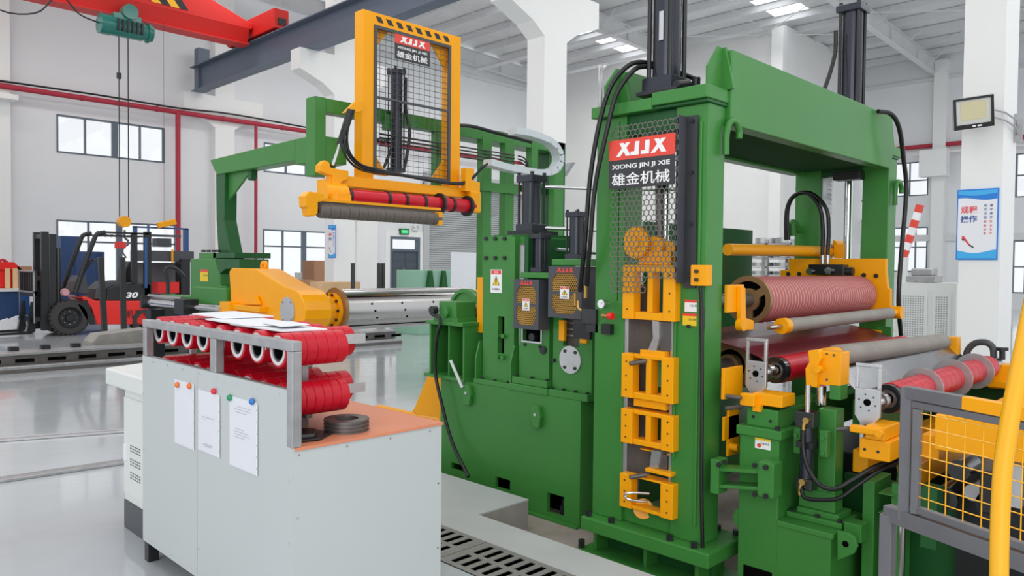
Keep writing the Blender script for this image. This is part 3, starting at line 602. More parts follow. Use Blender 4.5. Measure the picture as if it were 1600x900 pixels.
def warn(X, r, parent, top=SIGNR, body=SIGNW, tri=True):
    a = at(r[0], r[1], X=X); b = at(r[2], r[3], X=X); y1, y0, z1, z0 = a.y, b.y, a.z, b.z; h = z1-z0; wd = y1-y0; ym = (y0+y1)/2
    l = MB().box(X-.002, X, y0, y1, z0, z1).build('warning_label', body, parent); MB().box(X-.003, X-.002, y0+wd*.06, y1-wd*.06, z1-h*.2, z1-h*.03).build('label_band', top, l)
    text('危险', (X-.0032, ym+wd*.2, z1-h*.18), NY, UP, h*.12, SIGNW, 'lettering', l, width=wd*.4, depth=.0006)
    if tri:
        MB().prism([(X-.003, ym-wd*.32, z0+h*.32), (X-.003, ym+wd*.32, z0+h*.32), (X-.003, ym, z0+h*.74)], (.001, 0, 0)).build('warning_triangle', BLK, l)
        MB().prism([(X-.0036, ym-wd*.25, z0+h*.35), (X-.0036, ym+wd*.25, z0+h*.35), (X-.0036, ym, z0+h*.69)], (.0006, 0, 0)).build('triangle_fill', WARN, l)
        MB().prism([(X-.0042, ym-wd*.03, z0+h*.38), (X-.0042, ym+wd*.03, z0+h*.38), (X-.0042, ym+wd*.05, z0+h*.6), (X-.0042, ym-wd*.05, z0+h*.6)], (.0006, 0, 0)).build('warning_mark', BLK, l)
        text('当心机械伤人', (X-.003, ym+wd*.36, z0+h*.12), NY, UP, h*.09, INK, 'lettering', l, width=wd*.72, depth=.0006)
    return l
warn(XA, (767, 421, 784, 458), A_)
# press housings B and C
def guard(parent, X, t, r, lab):
    a = at(r[0], r[1], X=X); b = at(r[2], r[3], X=X); y1, y0, z1, z0 = a.y, b.y, a.z, b.z; wd = y1-y0; h = z1-z0
    g = parent; q = MB(); top = z1-h*.13; bot = z0+h*.08; mid = z0+h*.49; mw = h*.035; l, rr = y1-wd*.12, y0+wd*.12
    wallgrid(q, 'X', X, .004, y0, y1, z0, z1, [(rr, l, bot, mid-mw), (rr, l, mid+mw, top)])
    c = wd*.14
    for (yy, s_) in ((l, -1), (rr, 1)):
        q.prism([(X, yy, top), (X, yy, top-c), (X, yy+s_*c, top)], (.004, 0, 0)); q.prism([(X, yy, bot), (X, yy, bot+c), (X, yy+s_*c, bot)], (.004, 0, 0))
    q.box(X+.004, X+t, y0, y0+.004, z0, z1); q.box(X+.004, X+t, y1-.004, y1, z0, z1); q.box(X+.004, X+t, y0+.004, y1-.004, z1-.004, z1)
    gp = q.build('guard_cover', DARKG, g)
    honey(rr, l, bot, top, .016, .0052, Vector((.003, 0, 0)), lambda u, z: Vector((X+.0045, u, z))).build('guard_mesh', GMESH, gp, kind='stuff')
    logo((X-.0005, (y0+y1)/2+wd*.24, z1-h*.115), NY, h*.085, wd*.5, SIGNR, gp)
    warn(X, ((r[0]+r[2])/2-(r[2]-r[0])*.14, r[1]+(r[3]-r[1])*.38, (r[0]+r[2])/2+(r[2]-r[0])*.14, r[1]+(r[3]-r[1])*.62), g)
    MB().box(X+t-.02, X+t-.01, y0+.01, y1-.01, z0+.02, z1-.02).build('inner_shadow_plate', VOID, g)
    return y0, y1, z0, z1
def cyl_unit(name, lab, x, y, z0, z1, r, sq=False, parent=None):
    """hydraulic cylinder: barrel, two square heads, four tie rods and nuts"""
    c = T(name, lab, 'hydraulic cylinder', (x, y, z0)) if parent is None else parent
    k = r*1.18; hh = r*.75
    MB().cyl((x, y, z0+hh), (x, y, z1-hh), r, n=24).build('barrel', CYLM, c)
    MB().box(x-k, x+k, y-k, y+k, z0, z0+hh).build('cylinder_head', CYLM, c, bev=.004); MB().box(x-k, x+k, y-k, y+k, z1-hh, z1).build('cylinder_head', CYLM, c, bev=.004)
    f = None
    for sx in (-1, 1):
        for sy in (-1, 1):
            px, py = x+sx*k*.8, y+sy*k*.8
            if f is None:
                q = MB(); q.cyl((px, py, z0+hh), (px, py, z1-hh), r*.12, n=8); q.cyl((px, py, z1), (px, py, z1+r*.3), r*.22, n=6); f = (px, py, q.build('tie_rod', BLK, c))
            else: pc(f[2], 'tie_rod', (px-f[0], py-f[1], 0), c)
    return c
XB_ = 4.1
B_ = T('press_housing', 'small green press housing behind the lower honeycomb guard', 'machine housing', (XB_, 3.88, bz))
b0, b1 = at(858, 550, X=XB_).y, at(811, 550, X=XB_).y
hb = (at(846, 520, X=XB_).y, at(818, 520, X=XB_).y, at(830, 533, X=XB_).z, 1.2)
m = MB(); wallgrid(m, 'X', XB_, .03, b0, b1, bz+.09, 1.5, [hb]); m.build('front_plate', G, B_); MB().box(XB_+.03, XB_+.5, b0, b0+.03, bz+.09, 1.5).build('side_plate', G, B_); MB().box(XB_+.03, XB_+.5, b1-.03, b1, bz+.09, 1.5).build('side_plate', G, B_)
MB().box(XB_-.06, XB_+.5, b0-.04, b1+.05, bz, bz+.05).build('foot_plate', G, B_, bev=.005); MB().box(XB_-.045, XB_+.5, b0-.02, b1+.03, bz+.05, bz+.1).build('foot_plate', G, B_, bev=.005)
bolts([(XB_-.02, b0+k*(b1-b0)/2, bz+.1) for k in range(3)], (0, 0, 1), .014, .013, 'bolt', BLK, B_)
MB().box(XB_+.03, XB_+.04, hb[0]-.02, hb[1]+.02, hb[2]-.02, hb[3]).build('inner_plate', VOID, B_)  # near-black plate painting the shade behind the opening
q = MB(); q.ann((XB_-.004, (hb[0]+hb[1])/2, hb[3]-.09), (XB_+.0, (hb[0]+hb[1])/2, hb[3]-.09), .001, .0005, 4); y_, z_ = (hb[0]+hb[1])/2, at(832, 520, X=XB_).z
MB().box(XB_-.01, XB_, hb[0]-.012, hb[1]+.012, hb[2]-.012, hb[2]).build('slot_lip', ALU, B_); MB().box(XB_-.01, XB_, hb[0]-.012, hb[0], hb[2], hb[3]-.05).build('slot_lip', ALU, B_); MB().box(XB_-.01, XB_, hb[1], hb[1]+.012, hb[2], hb[3]-.05).build('slot_lip', ALU, B_)
MB().cyl((XB_-.01, y_-.0, hb[2]+.03), (XB_+.03, y_, hb[2]+.03), .03, n=18).build('roller_end', BLK, B_); MB().cyl((XB_-.01, b0+.055, 1.0-.0), (XB_, b0+.055, 1.0), .03, n=18).build('hole_cover', BLK, B_)
bolts([(XB_, hb[0]+.01, hb[2]-.035), (XB_, hb[1]-.02, hb[2]-.03)], (-1, 0, 0), .012, .012, 'bolt', BLK, B_)
gb = guard(B_, 3.95, .12, (803, 436, 841, 516), '')
MB().box(3.97, 4.3, at(857, 428, X=3.97).y, at(813, 428, X=3.97).y, gb[3]+.01, gb[3]+.05).build('top_plate', G, B_, bev=.005)
C_ = T('press_housing', 'larger green press housing with a round white cover plate', 'machine housing', (XB_, 3.5, bz))
c0, c1 = at(925, 550, X=XB_).y, at(864, 550, X=XB_).y; hc_ = (at(905, 520, X=XB_).y, at(880, 520, X=XB_).y, at(893, 541, X=XB_).z, 1.3)
m = MB(); wallgrid(m, 'X', XB_, .03, c0, c1, bz+.05, 1.55, [hc_]); m.build('front_plate', G, C_); MB().box(XB_+.03, XB_+.6, c0, c0+.03, bz+.05, 1.55).build('side_plate', G, C_); MB().box(XB_+.03, XB_+.6, c1-.03, c1, bz+.05, 1.55).build('side_plate', G, C_)
MB().box(XB_-.05, XB_+.6, c0-.005, c1+.04, bz, bz+.05).build('foot_plate', G, C_, bev=.005)
bolts([(XB_-.02, c0+.02+k*(c1-c0-.03)/3, bz+.05) for k in range(4)], (0, 0, 1), .014, .013, 'bolt', BLK, C_)
for r in ((873, 500, 881, 533), (906, 500, 916, 537)): MB().X(XB_-.02, .03, *r).build('slide_bracket', YEL, C_, bev=.003)
MB().box(XB_+.06, XB_+.07, hc_[0]-.02, hc_[1]+.02, hc_[2]-.02, hc_[3]).build('inner_plate', BROWNR, C_)
for k in range(3): MB().cyl((XB_+.04, hc_[0], 1.12+k*.045), (XB_+.04, hc_[1], 1.12+k*.045), .01, n=10).build('inner_rod', ALU, C_)
cc = at(892, 562, X=XB_); dc = MB().cyl(cc, cc-Vector((.012, 0, 0)), .098, n=40).build('round_cover', ALU, C_)
bolts([cc+Vector((-.012, .074*math.cos(a), .074*math.sin(a))) for a in (.9, 2.3, 4.0, 5.4)], (-1, 0, 0), .012, .006, 'bolt', BLK, dc, 10)
MB().cyl(at(866, 563, X=XB_), at(866, 563, X=XB_)-Vector((.02, 0, 0)), .015, n=12).build('plug', BLK, C_)
gc = guard(C_, 3.95, .165, (857, 416, 908, 499), '')
MB().box(3.97, 4.4, at(925, 408, X=3.97).y, at(862, 408, X=3.97).y, gc[3]+.005, gc[3]+.05).build('top_plate', G, C_, bev=.005)
# cylinders over the housings
cyl_unit('press_cylinder', 'short black hydraulic cylinder standing on the small press housing', 4.22, 3.90, gb[3]+.05, 1.85, .048)
cyl_unit('press_cylinder', 'slim black hydraulic cylinder on the larger press housing', 4.22, 3.55, gc[3]+.05, 2.0, .052)
cb = T('press_cylinder', 'largest black hydraulic cylinder, on the tall side plate housing', 'hydraulic cylinder', (4.62, 4.41, 1.86)); cyl_unit('', '', 4.62, 4.38, 1.9, 2.36, .078, parent=cb)
MB().box(4.48, 4.8, 4.24, 4.52, 1.86, 1.9).build('mounting_plate', BLK, cb); MB().box(4.3, 4.95, 4.1, 4.5, 1.79, 1.86).build('crossbeam', GD, A_)
for z, x0, y0 in ((2.27, 4.7, 4.3), (1.93, 4.7, 4.3), (1.74, 4.4, 3.9)):
    MB().tube([(x0, y0, z), (5.0, 3.9, z-.02), (5.3, 3.3, z-.04)], .015).build('hydraulic_pipe', ALU, label='thin bright hydraulic pipe, %s of the three by the press cylinders' % {2.27: 'highest', 1.93: 'middle one', 1.74: 'lowest'}[z], cat='pipe', group='bright pipes to the press cylinders')
MB().box(4.75, 6.35, 3.3, 3.36, 1.25, 1.95).build('cross_plate', GD, C_)
# valve block, gauge
V = T('valve_block', 'black hydraulic valve block with a round pressure gauge and red knob', 'valve', (3.8, 3.18, 1.05))
MB().X(3.78, .1, 908, 482, 931, 508).build('valve_body', BLK2, V, bev=.005); MB().X(3.80, .06, 916, 505, 934, 520).build('valve_foot', BLK2, V)
g0 = at(939, 475, X=3.7); MB().cyl(g0+Vector((.05, 0, 0)), g0, .028, n=24).build('gauge_case', CHROME, V); dl = MB().cyl(g0, g0-Vector((.001, 0, 0)), .024, n=24).build('gauge_dial', PAPER, V); MB().bar(g0-Vector((.002, 0, 0)), g0+Vector((-.002, -.012, .008)), .002, .001).build('gauge_needle', BLK, dl)
k0 = at(955, 494, X=3.72); MB().cyl(k0+Vector((0, .07, 0)), k0+Vector((0, .02, 0)), .013, n=10).build('brass_fitting', BRASS, V); MB().cyl(k0+Vector((0, .02, 0)), k0-Vector((0, .012, 0)), .022, n=14).build('red_knob', REDM, V, bev=.004)
for (x0, y0, x1, y1) in ((899, 458, 905, 477), (915, 446, 917, 466)):
    a = at(x0, y0, X=3.79); b = at(x1, y1, X=3.79); MB().cyl(a, (a.x, a.y, b.z), .012, n=8).build('brass_fitting', BRASS, V)
MB().tube([at(903, 470, X=3.79), at(904, 482, X=3.79), at(914, 487, X=3.79)], .009).build('bent_fitting', BRASS, V)
MB().X(3.76, .05, 939, 506, 953, 523).build('socket_block', BLK, V)
MB().bar((3.84, 3.1, 1.2), (3.84, 3.24, 1.2), .03, .12).build('mounting_bar', BLK, V)
# flywheel stand and motor
F = T('flywheel_stand', 'green flywheel and bearing block on a box stand at the base end', 'machine', (4.1, 4.8, bz))
f0, f1 = 4.56, 5.0
for yy in (f0, 4.74, f1-.02): MB().box(4.05, 4.45, yy, yy+.02, bz, at(700, 507, X=4.1).z).build('stand_web', G, F)
zs_ = at(700, 507, X=4.1).z; MB().box(4.4, 4.42, f0, f1, bz, zs_).build('stand_back', GD, F); MB().box(4.02, 4.5, f0-.01, f1+.02, zs_, zs_+.03).build('stand_top', G, F, bev=.004); MB().box(4.02, 4.5, f0-.03, f1+.03, bz-.0, bz+.025).build('stand_foot', G, F)
a = at(706, 487, X=4.12); MB().box(4.08, 4.3, a.y-.1, a.y+.12, zs_+.05, a.z+.085).build('bearing_block', G, F, bev=.008); MB().box(4.06, 4.32, a.y-.14, a.y+.16, zs_+.03, zs_+.06).build('bearing_foot', G, F)
MB().cyl((4.05, a.y+.02, a.z), (4.08, a.y+.02, a.z), .05, n=20).build('bearing_cap', G, F); MB().cyl((4.0, a.y+.12, a.z+.01), (4.05, a.y+.12, a.z+.01), .035, n=16).build('encoder', BLK, F); MB().cyl((4.3, a.y-.05, a.z), (4.42, a.y-.05, a.z), .06, n=20).build('brass_collar', BRONZE, F)
fw = at(727, 487, X=4.45); MB().cyl((4.45, fw.y, fw.z), (4.5, fw.y, fw.z), .20, n=40).build('flywheel', G, F, bev=.006); MB().ann((4.43, fw.y, fw.z), (4.45, fw.y, fw.z), .20, .17, 40).build('flywheel_rim', G, F)
MB().cyl((4.5, fw.y, fw.z), (4.7, fw.y, fw.z), .19, n=40).build('drum_hub', YEL, F); MB().X(4.2, .04, 746, 433, 754, 520).build('yellow_guide_plate', YEL, F)
MB().tube([(4.0, a.y+.12, a.z-.02), at(688, 500, X=4.0), at(682, 530, X=3.98), at(680, 580, X=3.98), at(690, 630, X=3.98), at(706, 690, X=3.98), at(732, 745, X=3.92)], .014).build('power_cable', HOSE, label='black power cable looping down from the flywheel bearing to the pit', cat='cable')
# ================================================================ SLITTING STAND (tall green gantry)
TX, FX = 3.8, 6.62
st = T('slitting_stand', 'tall green four-post slitting stand with yellow slides and a logo guard', 'machine', (TX, 2.6, -.2))
Y1, Y2, Y3, Y4 = 2.25, 2.462, 2.815, 3.04
ZB, ZT = .04, 2.53
def SB(nm, x0, x1, y0, y1, z0, z1, mm=G, bev=.006, p=None): return MB().box(x0, x1, y0, y1, z0, z1).build(nm, mm, p or st, bev=bev)
for x0 in (TX, FX):
    SB('post', x0, x0+.18, Y1, Y2, ZB, ZT); SB('post', x0, x0+.18, Y3, Y4, ZB, ZT)
    SB('base_plate', x0-.1, x0+.34, Y1-.1, Y4+.012, ZB-.085, ZB, bev=.008)
    for y in (Y1+.02, 2.62, Y4-.04): SB('stand_leg', x0-.02, x0+.28, y-.012, y+.012, -.19, ZB-.085)
    SB('stand_back_web', x0+.1, x0+.12, Y1, Y4, -.19, ZB-.085, GD); SB('foot_plate', x0-.09, x0+.34, Y1-.1, Y4+.06, -.2, -.185)
    SB('cross_head', x0-.05, x0+.27, 2.6, Y4+.01, ZT+.0, ZT+.07); SB('cap_plate', x0-.05, x0+.27, Y1-.015, 2.6, ZT+.02, ZT+.095); SB('cap_plate', x0-.03, x0+.2, Y1-.01, 2.6, ZT-.0, ZT+.02, GD)
    SB('sill', x0+.03, x0+.15, Y2, Y3, ZB, ZB+.12)
    SB('bolster', x0+.02, x0+.18, Y2, Y3, ZT-.12, ZT, GD)
bolts([(TX-.06, y, ZB) for y in (Y4-.02, 2.84, 2.42, 2.26)]+[(TX+.3, y, ZB) for y in (2.2, 2.32)], (0, 0, 1), .022, .03, 'anchor_bolt', BLK, st)
bolts([(TX-.04, 3.09, -.185), (TX+.2, 3.09, -.185)], (0, 0, 1), .022, .05, 'anchor_bolt', BLK, st)
SB('rib', TX-.012, TX, Y1+.035, Y1+.05, ZB+.1, ZT-.1, G, .003); SB('rib', TX-.012, TX, Y2-.03, Y2-.012, .5, ZT-.05, G, .003)
# top beams
zb0, zb1 = 2.43, 2.855
for y0 in (Y1-.03, Y4-.1):
    q = MB(); xe = 6.55; q.prism([(TX+.19, y0, zb0), (xe, y0, zb0), (xe+.1, y0, zb0+.18), (xe+.02, y0, zb1), (TX+.19, y0, zb1)], (0, .1, 0)); q.build('top_beam', G, st, bev=.006)
SB('beam_underplate', TX+.2, 6.5, Y1+.07, Y4-.1, zb0+.02, zb0+.04, GSHADE); SB('beam_topplate', TX+.75, 6.3, Y1+.07, Y4-.1, zb1-.06, zb1-.04, GD)
for y0 in (Y1-.02, Y4-.09):
    MB().prism([(TX+.02, y0+.04, ZT+.095), (TX+.02, y0+.04, 2.74), (TX+.13, y0+.04, 2.87), (TX+.17, y0+.04, 2.87), (TX+.19, y0+.04, ZT+.095)], (0, .018, 0)).build('gusset', G, st, bev=.004)
    MB().prism([(TX+.17, y0-.035, ZT+.095), (TX+.17, y0+.02, 2.87), (TX+.17, y0+.07, 2.87), (TX+.17, y0+.12, ZT+.095)], (.018, 0, 0)).build('gusset', G, st, bev=.004)
def hook(x, y, z, s, sy=-1):
    q = MB(); q.tube([(x, y, z-.12*s), (x, y, z), (x+.04*s, y, z+.09*s), (x+.11*s, y, z+.1*s), (x+.16*s, y, z+.05*s), (x+.16*s, y, z-.0*s)], .022*s, 8); q.build('lifting_hook', G, st)
hook(TX+.14, Y1-.03, 2.36, .9); hook(FX+.06, Y1-.03, 2.25, .9)
MB().tube([(FX-.02, Y4-.05, 1.95), (FX-.14, Y4-.05, 2.02), (FX-.14, Y4-.05, 1.9)], .03).build('lifting_hook', G, st)
SB('guard_bracket', FX-.12, FX, Y2-.02, Y2+.2, 2.36, 2.43, BLK)
# far frame extra: grey rack rail and chrome rod
q = MB(); q.box(FX+.02, FX+.06, Y2+.26, Y2+.34, .8, 2.4)
for k in range(40): q.box(FX+.0, FX+.02, Y2+.26, Y2+.3, .82+k*.04, .84+k*.04)
q.build('rack_rail', ALU, st); MB().cyl((FX+.12, 2.62, 1.5), (FX+.12, 2.62, 2.6), .033, n=24).build('piston_rod', CHROME, st)
MB().cyl((TX+.12, 2.60, 1.6), (TX+.12, 2.60, 2.5), .02, n=24).build('piston_rod', CHROME, st)
# guide strips in the slot
for y0, y1 in ((Y2-.0, Y2+.022), (Y3-.03, Y3)): SB('guide_strip', TX+.01, TX+.15, y0, y1, ZB+.15, 1.62, ALU, .002)
SB('slot_back_column', TX+.16, TX+.2, Y2+.03, Y2+.13, .4, 1.5, DSTEEL, .003)
MB().box(TX+.12, TX+.16, Y3-.13, Y3-.03, .3, 1.5).build('inner_column', BROWNR, st)
# slides
def slide(r, X=TX-.045, t=.06, wide=.225, webs=(.46, .56), top=.09, bot=.14):
    a = at(r[0], r[1], X=X); b = at(r[2], r[3], X=X); y1, y0, z1, z0 = a.y, b.y, a.z, b.z; wd = y1-y0; h = z1-z0
    o = T('', '', None, (X, y0, z0)) if 0 else None
    q = MB(); l0, l1 = y1-wd*wide, y0+wd*wide; w0, w1 = y1-wd*webs[0], y1-wd*webs[1]
    sl = MB().box(X-.012, X+t, l0, y1, z0, z1).build('slide_block', YEL, st, bev=.004)
    MB().box(X-.012, X+t, y0, l1, z0+.0, z1).build('slide_side', YEL, sl, bev=.004)
    MB().box(X+.0, X+t+.03, l1, l0, z1-h*top, z1).build('slide_bridge', YEL, sl, bev=.004); MB().box(X+.0, X+t+.03, l1, l0, z0, z0+h*bot).build('slide_bridge', YEL, sl, bev=.004)
    if webs[0] < 1: MB().box(X+.0, X+t+.02, w1, w0, z0+h*bot, z1-h*top).build('slide_web', YEL, sl, bev=.004)
    bolts([(X-.012, yy, zz) for yy in (y1-wd*.1, y0+wd*.1) for zz in (z0+h*.18, z0+h*.5, z0+h*.82)], (-1, 0, 0), .0055, .002, 'screw', BLK, sl, 8)
    return sl, y0, y1, z0, z1
slide((975, 414, 1056, 503), top=.12); slide((973, 551, 1053, 632)); slide((972, 637, 1053, 707), top=.12, bot=.16); s4, ya, yb, za, zb = slide((970, 738, 1052, 813), webs=(2, 2), bot=.1, top=.06)
# yellow under pieces
def fx(nm, mm, X, t, r, p=None, bev=.003): return MB().X(X, t, *r).build(nm, mm, p or st, bev=bev)
fx('slide_cap', YEL, TX-.035, .08, (1000, 546, 1038, 560)); fx('slide_bridge', YEL, TX-.02, .1, (990, 622, 1040, 642)); fx('slide_bridge', YEL, TX-.0, .1, (1000, 700, 1045, 712)); fx('slide_cap', YEL, TX-.05, .12, (1008, 731, 1048, 746))
MB().PX(TX-.02, .02, [(1019, 500), (1030, 503), (1030, 528), (1025, 550), (1012, 548), (1020, 528)]).build('shim_strip', ALU, st); MB().PX(TX-.02, .02, [(1018, 703), (1033, 706), (1028, 732), (1015, 730)]).build('shim_strip', ALU, st)
MB().box(TX+.0, TX+.12, at(1045, 600, X=TX).y, at(1030, 600, X=TX).y, at(1038, 548, X=TX).z, at(1038, 503, X=TX).z).build('slide_core', DSTEEL, st); MB().box(TX+.0, TX+.12, at(1044, 600, X=TX).y, at(1030, 600, X=TX).y, at(1038, 734, X=TX).z, at(1038, 706, X=TX).z).build('slide_core', DSTEEL, st)
for y in (568, 746): 
    a = at(984, y, X=TX-.13); b = at(1010, y-4, X=TX-.04); MB().cyl(a, b, .013, n=14).build('handle_bar', DSTEEL, st, bev=.002)
MB().tube([at(1012, 784, X=TX-.05), at(985, 781, X=TX-.14), at(976, 775, X=TX-.15), at(984, 770, X=TX-.14), at(1014, 771, X=TX-.05)], .008).build('loop_handle', CHROME, st)
MB().cyl(at(1005, 795, X=TX+.06), at(1005, 795, X=TX+.02), .06, n=24).build('yellow_boss', YEL, st)
# chains, sprocket, gear motor behind the logo guard
q = MB(); c = at(968, 300, X=TX+.03)
for k in range(46): z = 1.42+k*.024; q.cyl((TX+.01, c.y-.016, z), (TX+.01, c.y+.016, z), .01, n=8)
ch = q.build('drive_chain', mat('chain_orange', (214, 140, 40), .45), st, kind='stuff')
MB().box(TX+.0, TX+.02, c.y-.022, c.y-.016, 1.4, 2.5).build('chain_guide', YEL, st); MB().box(TX+.02, TX+.1, c.y+.02, c.y+.08, 1.3, 2.5).build('inner_channel', VOID, st)
c = at(993, 379, X=TX-.0); r = .088; q = MB(); pts = []
for k in range(36):
    a0 = 2*math.pi*k/36
    for da, rr in ((0, r), (.05, r+.009), (.10, r+.009), (.14, r)): pts.append(c+Vector((0, math.cos(a0+da)*rr, math.sin(a0+da)*rr)))
q.prism(pts, (.022, 0, 0)); q.build('sprocket', YEL, st); MB().cyl(c-Vector((.02, 0, 0)), c, .035, n=24).build('sprocket_hub', YEL, st)
cm = at(1022, 385, X=TX+.04); MB().cyl(cm, cm+Vector((.1, 0, 0)), .06, n=24).build('gear_housing', YEL, st); fx('gear_bracket', YEL, TX+.03, .08, (998, 392, 1048, 414)); fx('gear_housing', YEL, TX+.06, .06, (1040, 378, 1054, 412))
MB().cyl(at(1030, 260, X=TX+.1), at(1032, 400, X=TX+.1), .026, n=20).build('screw_shaft', DSTEEL, st)
# logo guard: honeycomb + sign + black side angle
GX = TX-.09; ga = at(954, 192, X=GX); gb_ = at(1055, 436, X=GX); gy1, gy0 = ga.y, gb_.y; gz1 = ga.z; gz0 = gb_.z; gtop = at(1055, 180, X=GX).z; gz0l = at(948, 455, X=GX).z
def inhex(u, z): return gy0 < u < gy1 and gz0l < z < gtop and not (u < (gy0+gy1)/2 and z < gz0-.0 - (0) ) 
hm = honey(gy0+.014, gy1-.014, gz0l+.016, gtop-.014, .0345, .0052, Vector((.003, 0, 0)), lambda u, z: Vector((GX, u, z)), inside=lambda u, z: not (u < gy0+.2 and z < gz0+.0))
hg = hm.build('honeycomb_guard', mat('guard_steel', (118, 116, 108), .4, metal=.3), st, kind='stuff')
q = MB(); q.box(GX, GX+.003, gy0-.004, gy0+.006, gz0, gtop); q.build('guard_edge', DARKG, st)
q = MB(); q.box(GX, GX+.09, gy0-.008, gy0-.004, gz0-.02, gtop); ang = q.build('guard_side', DARKG, st); MB().box(TX-.018, TX-.012, gy0-.085, gy0-.006, gz0-.05, gtop+.0).build('guard_flange', SIGNB, ang)
bolts([(TX-.018, gy0-.05, gtop-.03-k*.29) for k in range(5)], (-1, 0, 0), .012, .012, 'bolt', BLK, ang)
sa = at(952, 221, X=GX-.006); sb = at(1054, 284, X=GX-.006); y1, y0, z1, z0 = sa.y, sb.y, sa.z, at(954, 296, X=GX-.006).z; zm = at(952, 252, X=GX-.006).z; W = y1-y0
sg = MB().box(GX-.006, GX-.003, y0, y1, z0, zm).build('logo_sign', SIGNB, st); MB().box(GX-.006, GX-.003, y0, y1, zm, z1).build('sign_header', SIGNR, sg)
xs_ = GX-.0065
logo((xs_, y1-W*.13, zm+(z1-zm)*.17), NY, (z1-zm)*.66, W*.74, SIGNW, sg)
text('XIONG JIN JI XIE', (xs_, y1-W*.05, z0+(zm-z0)*.64), NY, UP, (zm-z0)*.2, SIGNW, 'lettering', sg, width=W*.88, bold=.02, depth=.001)
text('雄金机械', (xs_, y1-W*.05, z0+(zm-z0)*.1), NY, UP, (zm-z0)*.44, SIGNW, 'lettering', sg, width=W*.88, bold=.01, depth=.001)
# control box + cable + labels on the right post
cbx = T('push_button_box', 'yellow two button box on the front post of the slitting stand', 'control box', (TX-.02, 2.3, 1.5))
bxo = MB().X(TX-.06, .055, 1079, 414, 1105, 447).build('button_box', YEL, cbx, bev=.005); bolts([at(1089, 424, X=TX-.06), at(1089, 437, X=TX-.06)], (-1, 0, 0), .011, .015, 'push_button', BLK2, bxo, 16)
yc = at(1096, 500, X=TX-.02); MB().tube([at(1094, 448, X=TX-.03), at(1096, 480, X=TX-.025), at(1097, 620, X=TX-.025), at(1096, 760, X=TX-.025), at(1098, 868, X=TX-.025)], .011).build('box_cable', HOSE, label='black cable hanging down the post from the button box', cat='cable')
MB().box(TX-.02, TX-.005, yc.y-.012, yc.y+.012, yc.z-.05, yc.z+.07).build('cable_trunk', BLK, cbx)
def label_plain(X, r, mm, top, parent, lines=('禁止操作',), col=INK):
    a = at(r[0], r[1], X=X); b = at(r[2], r[3], X=X); y1, y0, z1, z0 = a.y, b.y, a.z, b.z; h = z1-z0; l = MB().box(X-.0015, X, y0, y1, z0, z1).build('notice_label', mm, parent)
    MB().box(X-.002, X-.0015, y0, y1, z1-h*.22, z1).build('label_band', top, l)
    for k, t in enumerate(lines): text(t, (X-.002, y1-(y1-y0)*.35, z0+h*(.42-.3*k)), NY, UP, h*.2, col, 'lettering', l, width=(y1-y0)*.58, depth=.0006)
    return l
label_plain(TX-.001, (1070, 468, 1093, 488), SIGNW, SIGNR, st, ('注意',)); l = label_plain(TX-.003, (1067, 489, 1093, 510), WARN, SIGNR, st, ('当心触电',))
# cylinders on top
def tall_cyl(x, y, lab, zt):
    c = T('lift_cylinder', lab, 'hydraulic cylinder', (x, y, ZT+.1)); z0 = ZT+.1
    MB().box(x-.14, x+.14, y-.16, y+.12, z0, z0+.025).build('flange_plate', BLK, c, bev=.004); MB().box(x-.105, x+.105, y-.105, y+.105, z0+.025, z0+.11).build('cylinder_head', CYLM, c, bev=.005)
    MB().cyl((x, y, z0+.11), (x, y, zt-.06), .084, n=32).build('barrel', CYLM, c); MB().box(x-.105, x+.105, y-.105, y+.105, zt-.06, zt).build('cylinder_head', CYLM, c, bev=.005)
    f = None
    for sx in (-1, 1):
        for sy in (-1, 1):
            px, py = x+sx*.074, y+sy*.074
            if f is None: q = MB(); q.cyl((px, py, z0+.1), (px, py, zt-.05), .014, n=10); q.cyl((px, py, zt), (px, py, zt+.022), .018, n=6); f = (px, py, q.build('tie_rod', BLK, c))
            else: pc(f[2], 'tie_rod', (px-f[0], py-f[1], 0), c)
    return c
t1 = tall_cyl(TX+.13, 2.62, 'tall black hydraulic cylinder rising from the near end of the green gantry', 3.87)
MB().box(TX+.038, TX+.042, 2.585, 2.615, 2.95, 3.12).build('data_plate', ALU, t1)
pass
MB().cyl((TX+.02, 2.48, 2.66), (TX+.12, 2.46, 2.68), .03, n=12).build('port_fitting', BLK, t1); MB().cyl((TX+.22, 2.47, 2.64), (TX+.22, 2.47, 2.74), .025, n=12).build('port_fitting', BLK, t1)
t2 = tall_cyl(FX+.13, 2.62, 'black hydraulic cylinder with four tie rods at the far end of the gantry', 3.87)
MB().cyl((FX+.13, 2.62, 2.4), (FX+.13, 2.62, 2.63), .05, n=20).build('gland', BLK, t2)
# hoses
def hose(pts, r, lab, grp=None): MB().tube([at(x, y, X=X) for x, y, X in pts], r).build('hydraulic_hose', HOSE, label=lab, cat='hose', group=grp)
gh = 'black hoses looping down from the gantry top'
hose([(1068, 118, 4.2), (1040, 106, 4.0), (1000, 97, 3.85), (975, 108, 3.75), (952, 140, 3.7), (935, 200, 3.68), (922, 280, 3.68), (914, 380, 3.7), (906, 455, 3.78)], .015, 'outer black hose looping from the gantry top to the valve block', gh)
hose([(1088, 124, 4.2), (1050, 110, 4.0), (1005, 104, 3.85), (985, 115, 3.75), (962, 150, 3.7), (947, 210, 3.68), (930, 290, 3.68), (922, 380, 3.7), (917, 446, 3.78)], .015, 'inner black hose looping from the gantry top to the valve block', gh)
MB().tube([at(945, 105, X=4.3), at(939, 112, X=4.2), at(938, 140, X=4.05), at(938, 480, X=4.05)], .017).build('conduit_pipe', GALV, label='thin grey conduit pipe running up behind the green post', cat='pipe')
